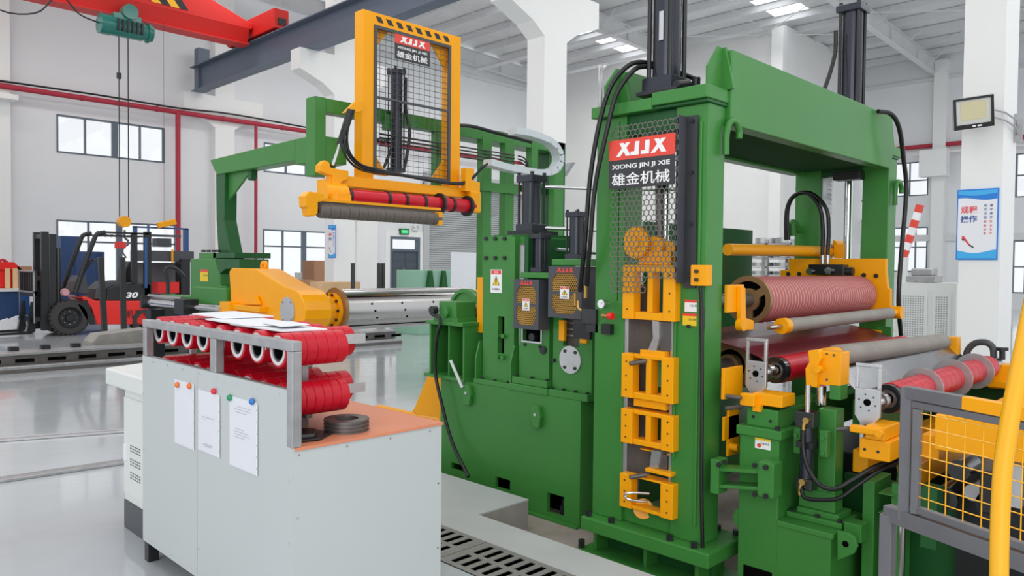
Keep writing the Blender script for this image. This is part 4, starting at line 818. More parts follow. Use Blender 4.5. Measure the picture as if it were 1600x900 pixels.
hose([(1306, 48, 6.6), (1305, 80, 6.6), (1298, 110, 6.5), (1288, 140, 6.4)], .018, 'short black hose beside the far gantry cylinder')
MB().tube([at(1372, 174, Y=2.2), at(1392, 178, Y=2.15), at(1405, 200, Y=2.12), at(1412, 250, Y=2.12), at(1416, 300, Y=2.12), at(1408, 400, Y=2.12), at(1404, 470, Y=2.12), at(1408, 525, Y=2.15)], .018).build('hydraulic_hose', HOSE, label='black hose hanging down the far right gantry post', cat='hose')
# ---------------------------------------------------------------- arbors
def xx_(px, Y): return at(px, 450, Y=Y).x
ar = T('upper_arbor', 'thick pink ribbed slitting roller with a bronze spoked end', 'roller', (4.55, 2.4, 1.41))
cy, cz, R = 2.4, 1.405, .152; xa, xb_ = 4.6, 6.42
MB().cyl((xa, cy, cz), (xb_, cy, cz), R-.012, n=40).build('arbor_core', PINK, ar); f = None; n = 42; g = (xb_-xa)/n
for k in range(n):
    if f is None: f = MB().lathe((xa, cy, cz), (1, 0, 0), [(0.002, R-.013), (.006, R-.003), (.016, R), (g-.012, R), (g-.006, R-.003), (g-.004, R-.013)], 36).build('ribbed_ring', PINK, ar)
    else: pc(f, 'ribbed_ring', (k*g, 0, 0), ar)
q = MB()
for k in range(n-1): q.ann((xa+(k+1)*g-.005, cy, cz), (xa+(k+1)*g+.003, cy, cz), R-.003, R-.02, 36)
q.build('spacer_ring', PINKL, ar, kind='stuff')
ed = MB().ann((xa-.03, cy, cz), (xa-.002, cy, cz), R+.004, R-.03, 40).build('end_disc', BRONZE, ar); MB().ann((xa-.028, cy, cz), (xa-.004, cy, cz), .075, .045, 28).build('end_hub', BRONZE, ed)
for k in range(3):
    a = k*2*math.pi/3+.5; MB().bar((xa-.016, cy+.07*math.cos(a), cz+.07*math.sin(a)), (xa-.016, cy+.125*math.cos(a), cz+.125*math.sin(a)), .05, .022, (1, 0, 0)).build('spoke', BRONZE, ed)
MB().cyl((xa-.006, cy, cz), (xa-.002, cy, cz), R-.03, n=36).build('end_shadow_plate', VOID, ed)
MB().cyl((4.05, cy, cz), (xa, cy, cz), .045, n=24).build('shaft', DSTEEL, ar); MB().cyl((xb_, cy, cz), (FX, cy, cz), .05, n=24).build('shaft', DSTEEL, ar)
ap = T('upper_arbor_bracket', 'yellow bracket plate holding the near end of the pink roller', 'bracket', (4.12, 2.15, 1.2))
MB().Y(2.22, .02, 1137, 445, 1162, 487).build('bracket_plate', YEL, ap, bev=.003); MB().PY(2.19, .03, [(1158, 447), (1165, 450), (1166, 497), (1178, 501), (1178, 515), (1160, 516), (1158, 500)]).build('bracket_arm', YEL, ap, bev=.003)
q = MB(); c = at(1163, 508, Y=2.17); q.cyl(c, c+Vector((0, .04, 0)), .035, n=18); q.build('pivot_boss', YEL, ap)
# lower arbor
la = T('lower_arbor', 'lower slitting roller of many dark discs with a bronze end', 'roller', (4.3, 2.4, .95)); cz2 = 1.0; MB().cyl((4.06, cy, cz2), (6.6, cy, cz2), .05, n=20).build('shaft', DSTEEL, la)
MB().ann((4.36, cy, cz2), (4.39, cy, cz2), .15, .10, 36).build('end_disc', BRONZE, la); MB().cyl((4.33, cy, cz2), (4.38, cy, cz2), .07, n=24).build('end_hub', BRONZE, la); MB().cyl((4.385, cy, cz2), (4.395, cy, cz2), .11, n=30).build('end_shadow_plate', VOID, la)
MB().cyl((4.4, cy, cz2), (6.4, cy, cz2), .118, n=30).build('arbor_core', WINE, la); f = None
for k in range(40):
    if f is None: f = MB().ann((4.42, cy, cz2), (4.433, cy, cz2), .15, .11, 30).build('slitting_disc', DSTEEL, la)
    else: pc(f, 'slitting_disc', (k*.05, 0, 0), la)
MB().Y(2.16, .02, 1132, 576, 1160, 618).build('bracket_plate', YEL, la, bev=.003)
for r in ((1132, 652, 1155, 682), (1139, 637, 1154, 708)): MB().Y(2.2, .015, *r).build('lower_bracket', YEL, la, bev=.003)
c = at(1154, 700, Y=2.15); MB().cyl(c, c+Vector((0, .05, 0)), .022, n=16).build('pivot_boss', YEL, la); MB().cyl(at(1133, 638, Y=2.15), at(1158, 636, Y=2.1), .012, n=10).build('clamp_screw', DSTEEL, la)
# maroon sheet between the arbors
sh = MB(); pf = [(2.95, 1.165), (2.6, 1.165), (2.42, 1.158), (2.26, 1.13), (2.13, 1.085), (2.06, 1.03)]; sh.prism([(4.22, a, b) for a, b in pf]+[(4.22, a, b-.005) for a, b in pf[::-1]], (2.15, 0, 0)); sh.build('stripper_sheet', WINE, label='glossy maroon sheet lying over the lower arbor and dipping toward the red shaft', cat='sheet')
# grey hold-down roller A
ra = T('hold_down_roller', 'thin grey rubber roller directly under the pink ribbed roller', 'roller', (4.4, 2.15, 1.22)); zr_ = 1.262
MB().cyl((4.52, 2.12, zr_-.004), (6.32, 2.12, zr_+.01), .044, n=28).build('rubber_sleeve', GREYR, ra); MB().ann((4.46, 2.12, zr_-.004), (4.525, 2.12, zr_-.004), .049, .012, 24).build('end_collar', YEL, ra)
MB().cyl((4.3, 2.12, zr_-.006), (4.5, 2.12, zr_-.004), .014, n=12).build('axle', STEEL, ra); MB().cyl((6.32, 2.12, zr_+.01), (6.5, 2.12, zr_+.01), .026, n=16).build('axle', YEL, ra); MB().cyl((6.48, 2.08, zr_+.01), (6.48, 2.16, zr_+.01), .05, n=20).build('pivot_boss', YEL, ra)
# yellow far slide plate
fp = T('far_slide_plate', 'big yellow stepped slide plate behind the right end of the pink roller', 'machine plate', (6.45, 2.6, 1.2)); X = 6.46
q = MB(); q.PX(X, .05, [(1232, 404), (1384, 404), (1384, 425), (1387, 450), (1391, 452), (1391, 490), (1380, 497), (1370, 500), (1330, 500), (1330, 432), (1219, 432), (1219, 422), (1232, 422)]); q.build('slide_plate', YEL, fp, bev=.004)
bolts([at(x, y, X=X) for x, y in ((1232, 428), (1249, 428), (1350, 430), (1369, 431))], (-1, 0, 0), .018, .01, 'bolt', BLK, fp, 12)
MB().X(6.4, .06, 1337, 514, 1376, 533).build('lower_plate', YEL, fp, bev=.004); bolts([at(1341, 518, X=6.4), at(1368, 522, X=6.4)], (-1, 0, 0), .016, .01, 'bolt', BLK, fp, 12)
MB().X(6.42, .05, 1370, 510, 1392, 540).build('lower_slide', G, fp)
vb = T('hydraulic_manifold', 'black hydraulic manifold on the yellow slide plate above the pink roller', 'valve', (6.35, 2.6, 1.55))
MB().X(6.34, .1, 1263, 413, 1318, 430).build('manifold_body', BLK2, vb, bev=.004); c = at(1296, 423, X=6.34); MB().cyl(c, c-Vector((.03, 0, 0)), .03, n=14).build('port', CHROME, vb); c = at(1266, 424, X=6.34); MB().cyl(c+Vector((0, 0, 0)), c-Vector((.03, 0, 0)), .026, n=14).build('port', CHROME, vb); c = at(1319, 424, X=6.34); MB().cyl(c+Vector((.03, 0, 0)), c+Vector((.03, -.06, 0)), .035, n=14).build('plug', BLK, vb)
for px in (1285, 1293): a = at(px, 412, X=6.38); MB().cyl(a, a+Vector((0, 0, .07)), .016, n=10).build('hose_fitting', ALU, vb)
for k, (dx, lab) in enumerate(((0, 'left black hose arching up from the manifold over the yellow bar'), (8, 'right black hose arching up from the manifold over the yellow bar'))):
    MB().tube([at(1285+dx, 398, X=6.38), at(1286+dx*1.1, 360, X=6.38), at(1281+dx*1.2, 325, X=6.36), at(1262+dx*.6, 302, X=6.36), at(1240+dx*.2, 306, X=6.38), at(1229+dx*.2, 330, X=6.4), at(1228+dx*.5, 375, X=6.42)], .017).build('hydraulic_hose', HOSE, label=lab, cat='hose', group='hoses arching from the manifold')
yb_ = T('cross_tube', 'long round yellow tube crossing behind the pink roller', 'tube', (4.7, 2.9, 1.7)); a = at(1137, 390, Y=2.85); b = at(1303, 393, Y=2.75)
MB().cyl(a, (b.x, b.y, b.z), .045, n=24).build('tube', YEL, yb_); MB().cyl((b.x-.05, b.y, b.z+.05), (b.x+.25, b.y, b.z+.05), .05, n=20).build('end_joint', YEL, yb_)
MB().box(b.x-.1, b.x, b.y-.12, b.y-.04, b.z-.06, b.z+.06).build('end_bracket', YEL, yb_)
# ================================================================ EXIT SIDE: green exit stand, chucks, red shafts
EX = 3.9
es = T('exit_stand', 'low green exit stand bolted beside the slitting stand', 'machine', (EX, 1.8, -.2))
def yx(px, X): return at(px, 450, X=X).y
def zx(px, py, X): return at(px, py, X=X).z
ya, yb, yc_ = yx(1160, EX), yx(1222, EX), yx(1307, EX); ztop = .69; zlow = zx(1218, 813, EX)
MB().box(EX, EX+.75, yb, ya, -.2, ztop).build('stand_column', G, es, bev=.006); MB().box(EX-.02, EX+.8, yb-.02, ya+.012, ztop, ztop+.05).build('column_cap', G, es, bev=.005)
MB().box(EX+.02, EX+.75, yb+.02, ya-.03, ztop+.05, ztop+.15).build('column_head', G, es, bev=.005); bolts([(EX+.0, yb+.01, ztop+.05), (EX+.2, yb+.0, ztop+.05)], (0, 0, 1), .016, .02, 'bolt', BLK, es)
bolts([(EX+.02, ya-.07, ztop+.1), (EX+.02, yb+.06, ztop+.09)], (-1, 0, 0), .009, .004, 'bolt', BLK, es)
hb_ = (yx(1215, EX), yx(1170, EX), -.2, zx(1190, 890, EX))
m = MB(); wallgrid(m, 'X', EX, .03, yc_, yb, -.2, zlow-.03, []); m.build('lower_front', G, es); MB().box(EX+.03, EX+.45, yc_, yb, -.2, zlow-.03).build('lower_box', G, es)
MB().box(EX-.01, EX+.46, yc_-.012, yb, zlow-.03, zlow).build('lower_rim', G, es, bev=.005)
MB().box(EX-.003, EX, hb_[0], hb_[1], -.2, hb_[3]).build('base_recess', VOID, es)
def lug(px, py, X, s, sy=1, nm='lifting_lug'):
    c = at(px, py, X=X); q = MB(); pts = [(0, -.01, .06), (0, -.045, .045), (0, -.06, 0), (0, -.045, -.04), (0, .04, -.10), (0, .045, .06)]
    q.prism([c+Vector((0, y*s*sy, z*s)) for _, y, z in pts], (.025, 0, 0)); o = q.build(nm, G, es, bev=.003); MB().cyl(c+Vector((-.002, 0, 0)), c+Vector((.0, 0, 0)), .017*s, n=20).build('lug_hole', VOID, o)
lug(1321, 850, EX+.01, .95); lug(1160, 812, EX+.01, 1.0, -1)
warnl = label_plain(EX-.001, (1180, 683, 1204, 704), SIGNW, WARN, es, ('注意安全',)); c = at(1186, 696, X=EX-.003); MB().cyl(c, c+Vector((.001, 0, 0)), .012, n=18).build('label_mark', SIGNR, warnl)
# tie bracket between the stands
tb = T('tie_bracket', 'green two-rib tie bracket joining the slitting stand to the exit stand', 'bracket', (3.8, 2.1, .35))
for r, nm in (((1110, 717, 1122, 773), 'end_plate'), ((1184, 721, 1208, 780), 'end_plate')): MB().X(3.77, .1, *r).build(nm, G, tb, bev=.004)
for y0, y1 in ((731, 741), (757, 767)):
    a = at(1121, y0, X=3.79); b = at(1200, y1-2, X=3.79); q = MB(); q.prism([(3.785, a.y, a.z), (3.785, b.y, b.z+.01), (3.81, b.y, b.z+.012), (3.9, b.y, b.z+.01), (3.9, a.y, a.z)], (0, 0, -.018)); q.build('rib', G, tb, bev=.003)
bolts([at(x, y, X=3.765) for x, y in ((1180, 727), (1197, 730), (1180, 772), (1197, 775), (1124, 726), (1133, 722))], (-1, 0, 0), .014, .014, 'bolt', BLK, tb)
# second post with hydraulic lift cylinder
PX_ = 4.05
MB().box(PX_-.06, PX_+.16, yx(1330, PX_), yx(1243, PX_), zlow, zlow+.03).build('post_foot', G, es, bev=.005); MB().box(PX_-.03, PX_+.14, yx(1322, PX_), yx(1256, PX_), zlow+.03, zlow+.06).build('post_foot', G, es, bev=.004)
zp = zx(1295, 640, PX_); MB().box(PX_, PX_+.11, yx(1311, PX_), yx(1283, PX_), zlow+.06, zp).build('lift_post', G, es, bev=.005); MB().box(PX_-.012, PX_+.1, yx(1313, PX_), yx(1256, PX_), zlow+.06, zlow+.16).build('lift_post', G, es, bev=.005)
for px in (1240, 1280): MB().X(3.98, .05, px, 668 if px < 1260 else 672, px+12, 710 if px < 1260 else 716).build('clamp_ear', G, es, bev=.005)
bolts([at(x, y, X=3.98) for x, y in ((1286, 684), (1286, 708), (1244, 680))], (-1, 0, 0), .012, .012, 'green_bolt', G, es)
bolts([(PX_-.04, yx(1325, PX_)+.0, zlow+.03), (PX_-.04, yx(1290, PX_), zlow+.03), (PX_+.14, yx(1325, PX_)+.02, zlow+.03), (PX_-.04, yx(1250, PX_), zlow+.03)], (0, 0, 1), .014, .014, 'bolt', BLK, es)
lc = T('lift_cylinder', 'small black hydraulic cylinder with brass fittings on the exit stand', 'hydraulic cylinder', (3.96, yx(1265, 3.96), .4)); cy2 = yx(1266, 3.96)
zc0, zc1 = zx(1266, 765, 3.96), zx(1266, 643, 3.96)
MB().cyl((3.96, cy2, zc0), (3.96, cy2, zc1-.07), .035, n=24).build('barrel', CYLM, lc); MB().box(3.92, 4.0, cy2-.05, cy2+.05, zc1-.08, zc1).build('cylinder_head', BLK2, lc, bev=.004); MB().box(3.92, 4.0, cy2-.045, cy2+.045, zc0, zc0+.06).build('cylinder_head', BLK2, lc, bev=.004)
MB().cyl((3.96, cy2, zc1), (3.96, cy2, zc1+.14), .014, n=14).build('piston_rod', CHROME, lc); MB().box(3.925, 3.995, cy2-.045, cy2+.045, zx(1266, 700, 3.96), zx(1266, 690, 3.96)).build('band_clamp', BLK, lc)
for px, py in ((1260, 657), (1254, 753)):
    a = at(px, py, X=3.915); MB().cyl(a+Vector((.03, 0, 0)), a-Vector((.012, 0, 0)), .017, n=10).build('brass_fitting', BRASS, lc)
    MB().tube([a, a+Vector((-.004, .012, -.03)), a+Vector((-.002, .012, -.07))], .011).build('elbow_fitting', BRASS, lc)
hose([(1255, 672, 3.91), (1255, 700, 3.9), (1262, 730, 3.88), (1280, 757, 3.86), (1305, 764, 3.86), (1335, 748, 3.9), (1370, 728, 4.0), (1420, 710, 4.2)], .012, 'upper black hose drooping from the small cylinder to the right', 'hoses from the small cylinder')
hose([(1252, 765, 3.91), (1258, 778, 3.89), (1285, 781, 3.88), (1312, 778, 3.88), (1340, 758, 3.92), (1378, 733, 4.02), (1425, 716, 4.22)], .011, 'lower black hose leaving the bottom fitting of the small cylinder', 'hoses from the small cylinder')
# yellow end block of the grey exit roller
rb = T('exit_roller', 'long thick grey rubber exit roller carried on yellow end blocks', 'roller', (4.3, 1.75, 1.0))
MB().cyl((4.36, 1.745, 1.12), (6.33, 1.745, 1.075), .059, n=32).build('rubber_sleeve', GREYR, rb); MB().cyl((4.2, 1.745, 1.122), (4.38, 1.745, 1.12), .05, n=20).build('end_collar', YEL, rb)
MB().X(4.1, .12, 1280, 548, 1313, 605).build('end_block', YEL, rb, bev=.005); MB().PX(4.06, .05, [(1262, 548), (1279, 546), (1283, 560), (1276, 575), (1276, 606), (1259, 603), (1258, 576), (1264, 566)]).build('end_arm', YEL, rb, bev=.004)
c = at(1277, 577, X=4.05); MB().cyl(c+Vector((.03, 0, 0)), c-Vector((.012, 0, 0)), .02, n=16).build('pivot_boss', YEL, rb); bolts([at(x, y, X=4.1) for x, y in ((1292, 553), (1292, 593), (1303, 555))], (-1, 0, 0), .007, .004, 'bolt', DSTEEL, rb)
MB().cyl((4.16, yx(1287, 4.16), zp-.0), (4.16, yx(1287, 4.16), zx(1287, 606, 4.1)), .026, n=20).build('guide_rod', CHROME, rb)
MB().X(4.1, .1, 1296, 600, 1313, 626).build('slide_foot', G, rb, bev=.004)
MB().X(6.35, .1, 1458, 525, 1495, 558).build('far_end_block', YEL, rb, bev=.004); MB().X(6.37, .1, 1452, 556, 1493, 580).build('far_end_foot', G, rb, bev=.004)
# steel guide tray
q = MB(); q.prism([(4.3, 1.72, 1.052), (4.3, 1.60, .935), (4.3, 1.48, .915), (4.3, 1.482, .911), (4.3, 1.60, .930), (4.3, 1.722, 1.047)], (2.15, 0, 0)); q.build('guide_tray', mat('tray_steel', (140, 142, 146), .26, metal=1, rvar=.1, scale=4), label='shiny bent steel guide tray between the grey roller and the near red roller', cat='tray')
# red rubber shafts with chucks
def shaft(y, z, x0, x1, lab, rings):
    s = T('rubber_shaft', lab, 'roller', (x0, y, z)); r = .079
    MB().cyl((x0, y, z), (x1, y, z), r, n=36).build('red_sleeve', REDP, s); MB().ann((x0-.05, y, z), (x0+.002, y, z), r-.003, .05, 32).build('black_end_ring', BLK2, s); MB().ann((x0-.035, y, z), (x0-.0, y, z), .05, .03, 28).build('bearing_ring', DSTEEL, s)
    MB().cyl((x0-.2, y, z), (x0, y, z), .024, n=20).build('journal', CHROME, s); MB().cyl((x0-.17, y, z), (x0-.12, y, z), .045, n=24).build('chuck_collar', STEEL, s)
    for x, rr in rings: MB().ann((x, y, z), (x+.012, y, z), rr, r-.002, 36).build('separator_disc', GALV, s)
    f = None
    for k in range(int((x1-x0)/.1)): 
        if f is None: f = MB().ann((x0+.1, y, z), (x0+.102, y, z), r+.0006, r-.004, 36).build('sleeve_joint', WINE, s)
        else: pc(f, 'sleeve_joint', (k*.1, 0, 0), s)
    return s
shaft(2.03, 1.02, 4.25, 6.35, 'red rubber shaft at the slitting stand, half hidden by the yellow block', [])
shaft(1.42, .93, 4.27, 6.2, 'red rubber shaft with steel separator discs, nearest the fence', [(4.78, .115), (5.35, .12), (5.86, .12)])
MB().cyl((6.2, 1.42, .93), (6.45, 1.42, .93), .05).build('journal', STEEL, label='bare steel journal at the far end of the near red shaft', cat='shaft')
def chuck(px, py, X, lab, y, z):
    s = T('chuck_plate', lab, 'bracket', (X, y, z-.2)); w_ = .062; t = .022
    q = MB(); q.prism([(X, y+w_, z+.07), (X, y-w_, z+.07), (X, y-w_, z-.07), (X, y-.03, z-.115), (X, y+.03, z-.115), (X, y+w_, z-.07)], (t, 0, 0)); pl = q.build('plate', ALU, s, bev=.003)
    q = MB(); q.box(X, X+t, y-w_, y-w_+.016, z+.07, z+.18); q.box(X, X+t, y+w_-.016, y+w_, z+.07, z+.18); q.box(X, X+t, y-w_, y+w_, z+.18, z+.198); q.build('handle_frame', ALU, s, bev=.003)
    for s_ in (-1, 1): MB().box(X, X+t, y+s_*.024-.01, y+s_*.024+.01, z-.24, z-.11).build('fork_prong', ALU, s, bev=.002)
    MB().cyl((X-.002, y, z), (X+.001, y, z), .018, n=20).build('bore', VOID, pl); bolts([(X, y+.042*math.cos(a), z+.042*math.sin(a)) for a in [k*math.pi/3+.3 for k in range(6)]], (-1, 0, 0), .0045, .002, 'screw', BLK, pl, 8)
    return s
chuck(1184, 580, 3.98, 'aluminium chuck plate with handle at the shaft beside the tall green post', 2.035, 1.02)
chuck(1360, 625, 4.03, 'aluminium chuck plate with handle at the shaft nearest the fence', 1.45, .93)
c1 = T('clamp_block', 'small yellow clamp block under the chuck plate beside the tall post', 'clamp', (3.93, 2.0, .78))
MB().X(3.92, .16, 1176, 613, 1222, 638).build('block', YEL, c1, bev=.005); MB().X(3.88, .05, 1156, 614, 1178, 636).build('jaw', YEL, c1, bev=.005); MB().X(3.9, .03, 1176, 632, 1188, 644).build('tongue', YEL, c1); MB().cyl(at(1158, 622, X=3.86), at(1158, 622, X=3.86)+Vector((0, .09, .0)), .012, n=10).build('clamp_screw', DSTEEL, c1)
c2 = T('clamp_block', 'large yellow clamp block under the chuck plate nearest the fence', 'clamp', (3.98, 1.4, .6))
MB().X(3.96, .2, 1343, 684, 1390, 723).build('block', YEL, c2, bev=.005); MB().X(3.95, .22, 1352, 664, 1382, 690).build('block', YEL, c2, bev=.005); MB().X(3.92, .05, 1327, 664, 1374, 682).build('jaw', YEL, c2, bev=.006); c = at(1373, 678, X=3.91); MB().cyl(c+Vector((.02, 0, 0)), c-Vector((.006, 0, 0)), .018, n=18).build('pivot_boss', YEL, c2)
MB().cyl(at(1308, 671, X=3.95), at(1326, 669, X=3.95), .011, n=12).build('clamp_screw', DSTEEL, c2); bolts([at(1351, 702, X=3.96), at(1372, 706, X=3.96)], (-1, 0, 0), .008, .003, 'bolt', BLK, c2)
MB().cyl((4.2, 1.33, -.1), (4.2, 1.33, .62), .025, n=18).build('lift_rod', CHROME, label='bright vertical lift rod under the large yellow clamp', cat='rod')
# beds and rails behind
bd = T('exit_bed', 'green cross bed with yellow rails running behind the exit stand', 'machine', (5.3, 1.8, .3))
MB().box(4.65, 6.6, 1.94, 2.08, .62, .8).build('side_rail', G, bd, bev=.006); MB().box(4.5, 6.6, 1.60, 1.7, .66, .86).build('side_rail', G, bd, bev=.006)
for y, z, mm in ((1.5, .52, YEL), (1.16, .66, YEL), (1.25, .5, YEL)): MB().box(4.2, 6.5, y, y+.08, z, z+.12).build('yellow_rail', mm, bd, bev=.005)
MB().box(6.5, 6.7, 1.1, 2.2, -.2, .8).build('far_leg', GD, bd); MB().box(4.7, 6.5, 1.62, 2.1, .1, .5).build('gear_box', BLK, bd, bev=.01); MB().cyl((4.6, 1.3, .15), (5.4, 1.3, .15), .16, n=24).build('motor', GD, bd); MB().cyl((4.55, 1.3, .15), (4.6, 1.3, .15), .12, n=24).build('motor_cap', G, bd)
MB().box(4.75, 6.3, 1.1, 1.6, .3, .45).build('under_frame', BLK, bd)
sp = T('side_support', 'dark green ribbed support post under the near yellow clamp', 'machine part', (4.15, 1.4, -.2))
MB().box(4.15, 4.4, yx(1374, 4.15), yx(1355, 4.15), -.2, zx(1360, 752, 4.15)).build('support_post', G, sp, bev=.005); MB().box(4.15, 4.35, yx(1412, 4.15), yx(1400, 4.15), -.2, zx(1405, 757, 4.15)).build('support_post', G, sp, bev=.005)
for y in (769, 800): MB().X(4.13, .15, 1372, y, 1404, y+9).build('rib', G, sp, bev=.003)
MB().box(4.4, 4.45, 1.0, 1.7, -.2, .45).build('support_web', GD, sp); MB().X(4.0, .1, 1318, 815, 1345, 850).build('foot_block', G, sp, bev=.004)
MB().box(4.0, 4.6, 1.0, yx(1345, 4.0), -.2, -.05).build('support_foot', GD, sp, bev=.005)
# far yellow block and hose at right
fb = T('far_bearing_block', 'yellow bearing block with an arched grey hose at the far end of the near shaft', 'bearing block', (6.4, 1.3, .7))
MB().X(6.4, .15, 1545, 568, 1582, 610).build('block', YEL, fb, bev=.004); MB().cyl(at(1566, 562, X=6.45), at(1566, 546, X=6.45), .02, n=12).build('knob_stem', BLK, fb); MB().cyl(at(1566, 548, X=6.45), at(1566, 543, X=6.45), .04, n=14).build('knob', BLK, fb)
MB().box(6.3, 6.6, 1.1, 1.9, .78, .82).build('bearing_rail', YEL, fb)
MB().tube([at(1509, 570, X=6.5), at(1511, 550, X=6.5), at(1522, 537, X=6.5), at(1540, 535, X=6.5), at(1551, 543, X=6.5), at(1553, 560, X=6.45)], .024).build('air_hose', mat('hose_grey', (70, 70, 74), .4), label='short grey hose arching over the far bearing block', cat='hose')
# yellow machine with pink rolls behind the fence
yc2 = T('yellow_carriage', 'yellow carriage with dark machinery behind the mesh fence', 'machine', (4.0, .9, -.2)); X = 3.95
a0, a1 = yx(1610, X)-.25, yx(1466, X); MB().box(X, X+.04, a0, a1, zx(1466, 703, X), zx(1466, 648, X)).build('front_apron', YEL, yc2, bev=.004)
MB().box(X+.04, X+.7, a0, a1, zx(1466, 690, X), zx(1466, 648, X)-.02).build('deck', YEL, yc2); MB().cyl((X+.1, a0, zx(1466, 648, X)+.02), (X+.1, a1-.05, zx(1466, 648, X)+.02), .05, n=20).build('pink_roll', PINK, yc2)
MB().box(X+.4, X+1.2, a0, a1, -.2, .6).build('machine_core', BLK, yc2)
for px, py, r, mm in ((1475, 780, .06, BLK2), (1498, 735, .05, BLK2), (1550, 790, .07, BLK), (1520, 770, .04, GALV)):
    c = at(px, py, X=X+.2); MB().cyl(c, c+Vector((.2, 0, 0)), r, n=20).build('motor_end', mm, yc2)
MB().X(X+.15, .1, 1575, 725, 1595, 795).build('light_panel', ALU, yc2); MB().X(X+.1, .1, 1440, 760, 1462, 860).build('green_leg', GD, yc2); MB().X(X+.12, .1, 1530, 740, 1572, 810).build('dark_panel', BLK, yc2, bev=.01)
MB().box(X-.2, X+.1, a0, a1+.1, -.2, -.12).build('base_sill', GD, yc2)
# mesh fence
P0, P1 = Vector((3.09, .965, 0)), Vector((2.90, .52, 0)); U = (P1-P0).normalized(); NN = Vector((U.y, -U.x, 0)); PE = P0+U*1.0
fe = T('mesh_fence', 'grey steel fence with yellow wire mesh and a half yellow top rail', 'fence', (P0.x, P0.y, -.2))
def fp_(u, z, n=0): return P0+U*u+Vector((0, 0, z))+NN*n
MB().bar(fp_(0, .66), fp_(0, 1.165), .04, .04).build('post', FENG, fe, bev=.002); MB().bar(fp_(.045, .70), fp_(.045, 1.09), .025, .04).build('inner_post', FENG, fe, bev=.002)
MB().bar(fp_(.0, 1.145), fp_(.235, 1.145), .04, .045).build('top_rail', FENG, fe, bev=.002); MB().bar(fp_(.235, 1.145), fp_(1.0, 1.145), .04, .045).build('top_rail', YEL, fe, bev=.002); MB().bar(fp_(.03, 1.105), fp_(1.0, 1.105), .03, .025).build('inner_top_rail', FENG, fe, bev=.002)
MB().bar(fp_(.03, .715), fp_(1.0, .715), .03, .025).build('inner_bottom_rail', FENG, fe, bev=.002); MB().bar(fp_(-.08, .665), fp_(1.0, .665), .045, .06).build('bottom_rail', FENG, fe, bev=.002)
MB().bar(fp_(-.075, -.2), fp_(-.075, .66), .045, .06).build('leg', FENG, fe, bev=.002); MB().bar(fp_(.6, -.2), fp_(.6, .63), .045, .05).build('leg', FENG, fe, bev=.002);
for k in range(14): MB().cyl(fp_(.1+k*.068, .725, .0), fp_(.1+k*.068, 1.095, .0), .0022, n=6).build('mesh_wire', YELG, fe)
for k in range(7): MB().cyl(fp_(.055, .765+k*.052, .004), fp_(1.0, .765+k*.052, .004), .0022, n=6).build('mesh_wire', YELG, fe)
MB().tube([at(1561, 1200, X=2.3), at(1561, 900, X=2.3), at(1564, 780, X=2.3), at(1569, 715, X=2.3), at(1581, 640, X=2.3), at(1600, 545, X=2.3), at(1622, 440, X=2.3)], .0225, 20).build('handrail', YELG, label='thick yellow tubular handrail at the right edge in front of the fence', cat='handrail')
# tray rack behind the slitting stand
tr = T('tray_rack', 'silver rack of stacked round spacer trays seen behind the pink roller', 'rack', (9.6, 5, 0)); a = at(1159, 430, X=9.5); b = at(1236, 430, X=9.5)
for yy in (a.y, (a.y+b.y)/2, b.y): MB().box(9.5, 9.54, yy-.02, yy+.02, 0, 2.0).build('upright', GALV, tr); MB().box(10.1, 10.14, yy-.02, yy+.02, 0, 2.0).build('upright', GALV, tr)
MB().box(9.5, 10.14, b.y, a.y, 1.93, 1.95).build('top_shelf', GALV, tr)
f = None
for k in range(12):
    for j in range(2):
        yy = a.y-(a.y-b.y)*(.25+.5*j)
        if f is None: f = MB().ann((9.75, yy, .5), (9.75, yy, .55), .16, .06, 20).build('ring_tray', ALU, tr); f0_ = (9.75, yy, .5)
        else: pc(f, 'ring_tray', (0, yy-f0_[1], k*.115), tr)
for k in range(12): MB().box(9.5, 10.1, b.y, a.y, .48+k*.115, .49+k*.115).build('shelf', GALV, tr)
for dy in (.2, .5): MB().ann((9.8, b.y+dy, 1.96), (9.8, b.y+dy, 2.03), .14, .05, 18).build('ring_tray', ALU, tr)
# perforated cabinet and small printer
pcb = T('perforated_cabinet', 'white perforated sheet cabinet between the green post and the white column', 'cabinet', (13, 4, 0)); a = at(1400, 441, X=12.9); b = at(1494, 441, X=12.9)
MB().box(12.92, 13.9, b.y, a.y, 0, a.z).build('body', DESK, pcb); ym = at(1453, 450, X=12.9).y
for u0, u1 in ((a.y-.02, ym+.03), (ym-.03, b.y+.06)):
    pn = MB().box(12.9, 12.92, u1, u0, .05, a.z-.12).build('door', DESK, pcb); q = MB(); z = .12
    while z < a.z-.2:
        y = u1+.05
        while y < u0-.04: q.box(12.896, 12.9, y, y+.018, z, z+.018); y += .036
        z += .036
    q.build('perforation', mat('perf_grey', (150, 152, 156), .6), pn, kind='stuff')
c = at(1440, 441, X=13.1); dv = T('grey_device', 'small grey device standing on top of the perforated cabinet', 'device', c); MB().box(13.05, 13.4, c.y-.22, c.y+.22, c.z, c.z+.1).build('device_body', GALV, dv, bev=.01); MB().box(13.1, 13.35, c.y-.16, c.y+.16, c.z+.1, c.z+.22).build('device_lid', GALV, dv, bev=.02)
# striped boom
a = at(1412, 402, X=22); b = at(1438, 320, X=22); sb_ = T('striped_boom', 'slanted red and white striped boom behind the far green post', 'boom', a)
for k in range(7): MB().bar(a.lerp(b, k/7), a.lerp(b, (k+1)/7), .16, .16).build('boom_section', SIGNR if k % 2 == 0 else SIGNW, sb_)
MB().bar((a.x, a.y+.1, 0), a, .2, .2).build('boom_post', DESK, sb_)
